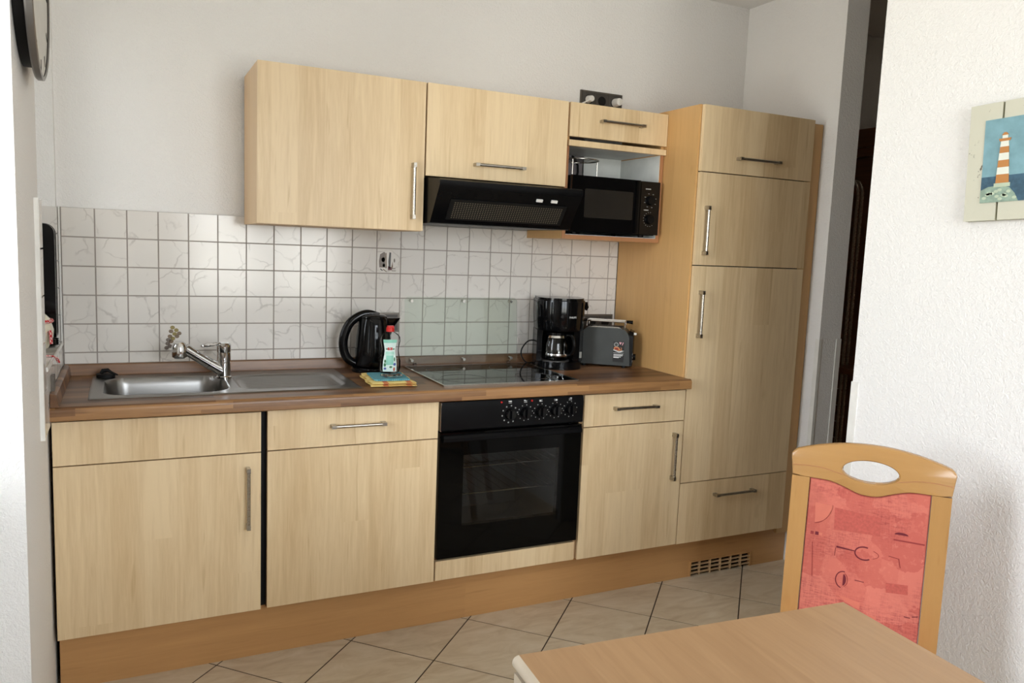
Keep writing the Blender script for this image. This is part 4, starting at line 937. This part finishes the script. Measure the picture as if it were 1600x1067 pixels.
kyc, kzc, kr = -0.925, 2.025, 0.235
t = thing('wall_clock', 'round wall clock with grey rim on the pier beside the window', 'clock', (XL, kyc, kzc))
def disc(name, x0, x1, r, mat, par, bev=0.003): return G().cyl((x0, kyc, kzc), (x1, kyc, kzc), r, 64).build(name, mat, par, bev)
disc('back_case', XL + .001, XL + .026, kr * .88, 'black_matt', t)
rim_ = []
g = G(); R1 = [(0.0, kr * .985), (0.004, kr), (0.016, kr), (0.018, kr * .975), (0.015, kr * .955)]
rs = [g.ring([(XL + .026 + dx, kyc + r * math.cos(2 * PI * k / 72), kzc + r * math.sin(2 * PI * k / 72)) for k in range(72)]) for dx, r in R1]
g.bridge(rs, cap0=True, cap1=False).build('rim', 'clock_rim', t, 0)
dl = disc('dial', XL + .030, XL + .039, kr * .955, 'clock_face', t, 0)
for k in range(12):
    a = 2 * PI * k / 12; p = lambda r, s: (kyc + r * math.cos(a) - s * math.sin(a), kzc + r * math.sin(a) + s * math.cos(a))
    G().prism([p(kr * .80, -.004), p(kr * .91, -.004), p(kr * .91, .004), p(kr * .80, .004)], lambda u, v: (XL + .0385, u, v), lambda u, v: (XL + .0398, u, v)).build('hour_mark', 'black_matt', dl, 0, smooth=0)
for a, L in ((1.1, .11), (2.4, .16)):
    G().tube([(XL + .0415, kyc, kzc), (XL + .0415, kyc + L * math.cos(a), kzc + L * math.sin(a))], 0.003, 6).build('hand', 'black_matt', dl, 0)

# ---- lighthouse picture on the right wall, hung a little crooked
py0, pz0 = -1.779, 1.854            # upper left corner as seen from the room
t = thing('lighthouse_picture', 'small weathered cream framed picture of an orange and white lighthouse', 'picture', (XR, py0, pz0))
WP, HP = 0.262, 0.302; tilt = 0.035
def pp_(u, v, o):   # u to the right (towards -y), v down
    cu, cv = u * math.cos(tilt) - (-v) * math.sin(tilt), u * math.sin(tilt) + (-v) * math.cos(tilt)
    return (XR - o, py0 - cu, pz0 + cv)
def pic(name, poly, mat, o0, o1, par, bev=0): return G().prism(poly, lambda u, v: pp_(u, v, o0), lambda u, v: pp_(u, v, o1)).build(name, mat, par, bev, 1, smooth=0 if not bev else 35)
g = N('weathered_cream_paint'); v = g.coord(); n_ = g.noise(v, 60, 4, 0.7); n2 = g.noise(v, 16, 2)
f = g.math('MULTIPLY', g.ramp(n_, [(0.62, (0, 0, 0, 1)), (0.66, (1, 1, 1, 1))]), g.ramp(n2, [(0.5, (0, 0, 0, 1)), (0.6, (1, 1, 1, 1))]))
M['pic_cream'] = g.out(g.mix(f, lin((206, 204, 186)), lin((90, 86, 74))), 0.7)
M['pic_groove'] = plain('groove_green_brown', (126, 128, 92), 0.8); M['pic_sky'] = plain('painted_sky', (124, 164, 174), 0.7, var=0.12, vscale=30)
M['pic_sea'] = plain('painted_sea', (60, 92, 112), 0.7, var=0.25, vscale=90); M['pic_rock'] = plain('painted_rocks', (142, 164, 148), 0.7, var=0.2, vscale=60)
M['pic_orange'] = plain('painted_orange', (190, 130, 70), 0.7); M['pic_white'] = plain('painted_white', (228, 230, 218), 0.7); M['pic_stone'] = plain('painted_stone', (186, 200, 176), 0.7)
bk = pic('board', [(0, 0), (WP, 0), (WP, HP), (0, HP)], 'pic_groove', 0.001, 0.013, t)
gu = 0.088
pic('frame_plank', [(0, 0), (gu - .003, 0), (gu - .003, HP), (0, HP)], 'pic_cream', 0.013, 0.021, t, 0.0012)
pic('frame_plank', [(gu + .003, 0), (WP - gu - .003, 0), (WP - gu - .003, HP), (gu + .003, HP)], 'pic_cream', 0.013, 0.021, t, 0.0012)
pic('frame_plank', [(WP - gu + .003, 0), (WP, 0), (WP, HP), (WP - gu + .003, HP)], 'pic_cream', 0.013, 0.021, t, 0.0012)
i0, i1, j0, j1 = 0.043, WP - 0.043, 0.043, HP - 0.046
pt = pic('painting', [(i0, j0), (i1, j0), (i1, j1), (i0, j1)], 'pic_sky', 0.020, 0.0222, t)
hz = j0 + (j1 - j0) * .69
pic('sea', [(i0, hz), (i1, hz - .002), (i1, j1), (i0, j1)], 'pic_sea', 0.0222, 0.0227, pt)
lx = i0 + .056
pic('rocks', [(i0, j1), (i0, j1 - .032), (i0 + .02, j1 - .040), (i0 + .05, j1 - .042), (i0 + .075, j1 - .036), (i0 + .09, j1 - .02), (i0 + .10, j1)], 'pic_rock', 0.0227, 0.0234, pt)
for k in range(14):
    a, b = i0 + .006 + .086 * random.random(), j1 - .006 - .028 * random.random()
    if a > i0 + .075 and b < j1 - .016: continue
    pic('stone', ngon(a, b, .006, .004, 8), 'pic_stone', 0.0234, 0.0240, pt)
y_b = j1 - .038; hb = [.022, .018, .018, .018, .016, .014]; w_b = .0165; top_y = y_b
pic('lighthouse_foot', [(lx - .021, y_b), (lx + .021, y_b), (lx + .021, y_b - .010), (lx - .021, y_b - .010)], 'pic_stone', 0.0234, 0.0241, pt); top_y -= .010
for k, hh in enumerate(hb):
    wa, wb_ = .0172 - .0012 * k, .0172 - .0012 * (k + 1)
    pic('lighthouse_band', [(lx - wa, top_y), (lx + wa, top_y), (lx + wb_, top_y - hh), (lx - wb_, top_y - hh)], 'pic_orange' if k % 2 == 0 else 'pic_white', 0.0234, 0.0243, pt); top_y -= hh
pic('gallery', [(lx - .013, top_y), (lx + .013, top_y), (lx + .016, top_y - .007), (lx - .016, top_y - .007)], 'pic_orange', 0.0234, 0.0246, pt)
pic('lantern', [(lx - .007, top_y - .007), (lx + .007, top_y - .007), (lx + .007, top_y - .016), (lx - .007, top_y - .016)], 'pic_white', 0.0234, 0.0243, pt)
pic('lantern_roof', [(lx - .009, top_y - .015), (lx + .009, top_y - .015), (lx + .003, top_y - .022), (lx - .003, top_y - .022)], 'pic_orange', 0.0234, 0.0246, pt)

# ================================================================== DINING TABLE AND CHAIR
A, Bc = Vector((0.6815, -2.062)), Vector((1.410, -2.102)); TZ = 0.742
ux_ = (Bc - A).normalized(); ang_t = math.atan2(ux_.y, ux_.x) - 0.022
t = thing('dining_table', 'beech dining table with pale rounded edge in the foreground', 'table', (A.x, A.y, 0), None, ang_t)
WT, LT = (Bc - A).length, 1.15
def rnd_slab(name, x0, x1, y0, y1, z0, z1, mat, bev): return G().box(x0, x1, y0, y1, z0, z1).build(name, mat, t, bev, 3)
rnd_slab('table_top', 0.012, WT - .003, -LT, 0.0, TZ - .024, TZ, 'table', 0.0008)
r_ = 0.012; pr = [(0.012, TZ), (0.012, TZ - .024)] + [(0.012 - .012 * math.sin(a), TZ - .012 - .012 * math.cos(a)) for a in [PI * k / 8 for k in range(9)]]
G().prism(pr[:2] + pr[3:-1], lambda u, v: (u, 0.0, v), lambda u, v: (u, -LT, v)).build('edge_nosing', 'table_edge', t, 0)
rnd_slab('extension_leaf', 0.004, WT - .01, -LT, -.002, TZ - .052, TZ - .029, 'table_edge', 0.007)
g = G(); z0, z1 = TZ - .125, TZ - .053
for a, b, c, d in ((.05, WT - .05, -.07, -.05), (.05, WT - .05, -LT + .05, -LT + .07), (.05, .07, -LT + .07, -.07), (WT - .07, WT - .05, -LT + .07, -.07)): g.box(a, b, c, d, z0, z1)
g.build('apron', 'table', t, 0.001)
for x_ in (.035, WT - .095):
    for y_ in (-.095, -LT + .035): G().box(x_, x_ + .06, y_, y_ + .06, 0.0, TZ - .053).build('leg', 'table', t, 0.004)

CM = Vector((0.1004, -3.1963)) + 0.87 * (Vector((2.077 + .004, -1.609 - .005)) - Vector((0.1004, -3.1963)))
t = thing('dining_chair', 'beech dining chair with red patterned upholstered back at the table corner', 'chair', (CM.x, CM.y, 0), None, math.atan2(-.785, .62))
def zs(z): return 1.431 - .87 * (1.431 - z)
def yr(z): return (z - zs(.7)) * 0.10       # recline of the back
def bk_(u, z, o): return (u, yr(z) + o, z)
ZR0, ZRC, ZRA = zs(.774), zs(.842), zs(.893)
# crest rail with oval grip opening: outer and inner loops bridged
n_ = 72
hc = (0.0, zs(.812)); out_pts = []
Wt = .193
bl = [(-.189, ZR0), (-.1445, ZR0 - .001), (-.095, ZR0 - .003), (-.055, zs(.757)), (-.02, zs(.743)), (.02, zs(.743)), (.055, zs(.757)), (.095, ZR0 - .003), (.1445, ZR0 - .001), (.189, ZR0)]
tp_ = [(Wt + .003, ZRC - .004), (Wt - .006, ZRC + .009)] + [(x_, ZRA - (ZRA - ZRC - .009) * (x_ / (Wt - .006)) ** 2) for x_ in [(Wt - .006) * (1 - k / 7) for k in range(1, 14)]] + [(-Wt + .006, ZRC + .009), (-Wt - .003, ZRC - .004)]
loop = smooth_path(bl, 3) + tp_
def resample(lp, c, n):
    res = []
    m = len(lp)
    for k in range(n):
        a = 2 * PI * k / n; d = (math.cos(a), math.sin(a)); best = None
        for i in range(m):
            p, q = lp[i], lp[(i + 1) % m]; ex, ez = q[0] - p[0], q[1] - p[1]
            det = d[0] * (-ez) + d[1] * ex
            if abs(det) < 1e-12: continue
            rx, rz = p[0] - c[0], p[1] - c[1]
            s_ = (rx * (-ez) + rz * ex) / det; w_ = (d[0] * rz - d[1] * rx) / det
            if s_ > 0 and -1e-6 <= w_ <= 1 + 1e-6 and (best is None or s_ > best): best = s_
        res.append((c[0] + d[0] * best, c[1] + d[1] * best))
    return res
n_ = 160; OL = resample(loop, hc, n_)
IL = []
for k in range(n_):
    a = math.atan2(OL[k][1] - hc[1], OL[k][0] - hc[0]); ct, st_ = math.cos(a), math.sin(a); rx, rz = .0672, (.0295 if st_ > 0 else .0275)
    rr = 1 / math.sqrt((ct / rx) ** 2 + (st_ / rz) ** 2); IL.append((hc[0] + rr * ct, hc[1] + rr * st_))
g = G(); TH = .0135
def lp3(lp, o, sh=0.0):
    c = hc
    return g.ring([bk_(c[0] + (u - c[0]) * (1 - sh), c[1] + (z - c[1]) * (1 - sh), o) for u, z in lp])
def shrink(lp, d):
    out = []
    for u, z in lp:
        L = math.hypot(u - hc[0], z - hc[1]); out.append((u - (u - hc[0]) / L * d, z - (z - hc[1]) / L * d))
    return out
rs = [lp3(shrink(IL, -.003), -TH), lp3(shrink(OL, .006), -TH), lp3(shrink(OL, .0018), -TH + .0018), lp3(OL, -TH + .006), lp3(OL, TH - .006), lp3(shrink(OL, .0018), TH - .0018), lp3(shrink(OL, .006), TH), lp3(shrink(IL, -.003), TH), lp3(IL, TH - .003), lp3(IL, -TH + .003)]
g.bridge(rs, loop=True); cr_ = g.build('crest_rail', 'beech_h', t, 0, smooth=40, origin=(0, 0, 0))
# decorative groove line
gl = smooth_path([(-.190, zs(.806)), (-.150, zs(.809)), (-.115, zs(.808)), (-.085, zs(.801)), (-.062, zs(.797))], 4); gr_ = [(-u, z) for u, z in gl]
for ln in (gl, gr_): G().tube([bk_(u, z, -TH - .0002) for u, z in ln], 0.0011, 5).build('groove', 'edge', cr_, 0)
for s_ in (-1, 1):     # back posts, running down as rear legs
    g = G(); rs = []
    for z, ou, iu in ((ZR0 - .0005, .189, .1445), (.62, .188, .145), (.44, .187, .145), (.20, .186, .150), (0.0, .186, .156)):
        yy = yr(z) if z > .44 else yr(.44) + (0.44 - z) * 0.16
        rs.append(g.ring([(s_ * ou, yy - TH, z), (s_ * iu, yy - TH, z), (s_ * iu, yy + TH, z), (s_ * ou, yy + TH, z)]))
    g.bridge(rs).build('rear_leg', 'beech', t, 0.004, 3, origin=(0, 0, 0))
pb = [(-.1435, .475), (.1435, .475), (.1435, ZR0 - .002)] + [(u, z - .001) for u, z in reversed(smooth_path(bl, 3)) if abs(u) < .142] + [(-.1435, ZR0 - .002)]
g = G(); a = g.ring([bk_(u, z, -.0085) for u, z in pb]); b = g.ring([bk_(u, z, .0085) for u, z in pb]); a2 = g.ring([bk_(u * .975, .475 + (z - .475) * .985 + .003, -.0125) for u, z in pb])
g.bridge([b, a, a2]); pnl = g.build('back_upholstery', 'fabric', t, 0, smooth=50, origin=(0, 0, 0))
G().box(-.145, .145, yr(.46) - .011, yr(.46) + .011, .448, .474).build('lower_rail', 'beech_h', t, 0.003)
def mot(poly, mat, o=.0130):
    return G().prism(poly, lambda u, z: bk_(u, z, -o + .0006), lambda u, z: bk_(u, z, -o - .0002)).build('printed_motif', mat, pnl, 0, smooth=0, origin=(0, 0, 0))
def arc(cx, cz, rx, rz, a0, a1, w, n=16):
    o1 = [(cx + (rx + w) * math.cos(a0 + (a1 - a0) * k / n), cz + (rz + w) * math.sin(a0 + (a1 - a0) * k / n)) for k in range(n + 1)]
    i1 = [(cx + rx * math.cos(a0 + (a1 - a0) * k / n), cz + rz * math.sin(a0 + (a1 - a0) * k / n)) for k in range(n + 1)]
    return o1 + i1[::-1]
mot([(-.125, .795), (-.080, .793), (-.086, .770), (-.100, .752), (-.122, .742)], 'print_light'); mot(arc(-.128, .800, .046, .058, -1.45, -.1, .0016), 'print_mid')
mot([(-.076, .790), (.034, .782), (.036, .735), (-.074, .733)], 'print_patch', .0129)
mot([(-.130, .7185), (-.1225, .7185), (-.1225, .7105), (-.130, .7105)], 'print_mid'); mot([(-.1185, .719), (-.1105, .719), (-.1105, .7105), (-.1185, .7105)], 'print_dark'); mot([(-.109, .718), (-.101, .718), (-.101, .711), (-.109, .711)], 'print_light')
mot([(.085 + .016 * math.cos(a), .7475 + .006 * math.sin(a)) for a in [PI * k / 10 for k in range(11)]], 'print_dark')
mot([(.068, .735), (.139, .7345), (.139, .731), (.068, .7315)], 'print_mid')
mot([(-.064, .6915), (-.020, .6875), (-.020, .6855), (-.064, .6865)], 'print_dark')
mot(arc(.003, .684, .020, .0150, 1.2, 5.4, .0032, 20), 'print_dark'); mot(arc(.003, .684, .034, .012, -.9, .9, .0012), 'print_mid')
mot([(-.066, .686), (-.0648, .686), (-.066, .665), (-.0672, .665)], 'print_dark'); mot(arc(-.041, .606, .0165, .0205, 1.4, 4.5, .0024), 'print_dark')
mot(arc(-.041, .606, .0105, .0165, -1.3, 1.3, .0014), 'print_mid'); mot([(-.041 + .0075 * math.cos(a), .606 + .015 * math.sin(a)) for a in [-PI / 2 + PI * k / 10 for k in range(11)]], 'print_dark')
mot([(-.013, .612), (.009, .611), (.009, .6095), (-.013, .6105)], 'print_dark'); mot([(.060, .690), (.085, .687), (.090, .664), (.0885, .664), (.083, .6855), (.060, .6885)], 'print_mid')
mot([(-.124, .690), (-.1225, .690), (-.116, .600), (-.1175, .600)], 'print_mid'); mot([(-.050, .565), (.004, .556), (.004, .538), (-.030, .550)], 'print_light'); mot([(.012, .530), (.045, .528), (.045, .500), (.020, .497)], 'print_light')
mot([(.108, .545), (.122, .5445), (.122, .5425), (.108, .543)], 'print_dark'); mot([(.126, .5485), (.139, .5515), (.139, .5495), (.126, .5465)], 'print_dark'); mot([(.060, .620), (.110, .624), (.112, .600), (.062, .596)], 'print_patch', .0129)
# seat frame, cushion, front legs (towards -y in the chair's own frame)
g = G(); sy0 = yr(.44) - .013
seat = [(-.185, 0), (.185, 0), (.205, -.40), (-.205, -.40)]
G().prism([(u, sy0 + v) for u, v in seat], lambda u, v: (u, v, .375), lambda u, v: (u, v, .425)).build('seat_frame', 'beech_h', t, 0.004, origin=(0, 0, 0))
G().prism([(u * .97, sy0 - .012 + v * .97) for u, v in seat], lambda u, v: (u, v, .4255), lambda u, v: (u, v, .458)).build('seat_cushion', 'fabric', t, 0.012, 3, origin=(0, 0, 0))
for s_ in (-1, 1): G().tube([(s_ * .180, sy0 - .375, .376), (s_ * .183, sy0 - .377, 0.0)], [.020, .015], 16).build('front_leg', 'beech', t, 0, origin=(0, 0, 0))

# ================================================================== HALL BEYOND THE PASSAGE
t = thing('hall_wardrobe', 'dark wooden wardrobe with moulded cornice in the unlit hall', 'wardrobe', (3.75, -0.25, 0))
B('carcase', 3.62, 4.10, -0.75, -0.03, 0.02, 2.03, 'dark_wood', t, 0.003); B('cornice', 3.57, 4.12, -0.80, -0.01, 2.03, 2.125, 'dark_wood', t, 0.008); B('cornice_moulding', 3.59, 4.11, -0.78, -0.02, 1.985, 2.032, 'dark_wood', t, 0.006)
for a, b in ((-0.742, -0.395), (-0.385, -0.038)):
    dr = B('door', 3.600, 3.62, a, b, 0.06, 1.97, 'dark_wood', t, 0.002); B('door_panel', 3.594, 3.600, a + .07, b - .07, 1.05, 1.88, 'dark_wood', dr, 0.003); B('door_panel', 3.594, 3.600, a + .07, b - .07, 0.15, 0.93, 'dark_wood', dr, 0.003)
t = thing('clothes_rail', 'bent steel tube clothes stand with wire mesh side in the hall', 'clothes stand', (3.35, -0.3, 0))
rx_, ry_, rz_ = 3.40, -0.335, 1.84
for dx in (0.0, 0.03):
    P0 = [(rx_ + dx, ry_ + .06, 0.0), (rx_ + dx, ry_ + .06, rz_ - .12)] + [(rx_ + dx, ry_ + .06 - .06 * (1 - math.cos(a)), rz_ - .12 + .12 * math.sin(a)) for a in [PI / 2 * k / 6 for k in range(1, 7)]] + [(rx_ + dx, ry_ + .20, rz_)][:0]
    P0 = [(rx_ + dx, ry_, 0.0), (rx_ + dx, ry_, rz_ - .08)] + [(rx_ + dx, ry_ + .045 * (1 - math.cos(a)), rz_ - .08 + .08 * math.sin(a)) for a in [PI / 2 * k / 6 for k in range(1, 7)]] + [(rx_ + dx, ry_ + .20, rz_)]
    G().tube(P0, 0.008, 10).build('tube', 'handle', t, 0)
for k in range(9): G().cyl((rx_, ry_ - .0, 0.10 + .085 * k), (rx_, ry_ + .2, 0.10 + .085 * k), 0.0022, 6).build('mesh_wire', 'handle', t, 0)
G().cyl((rx_, ry_ + .2, 0.0), (rx_, ry_ + .2, rz_ + .004), 0.008, 10).build('tube', 'handle', t, 0)
o = B('hall_shelf_board', 3.30, 3.575, -0.62, -0.352, 0.880, 0.908, 'dark_wood', None, 0.002); tag(o, 'brown wooden shelf board at the clothes stand in the hall', 'shelf')
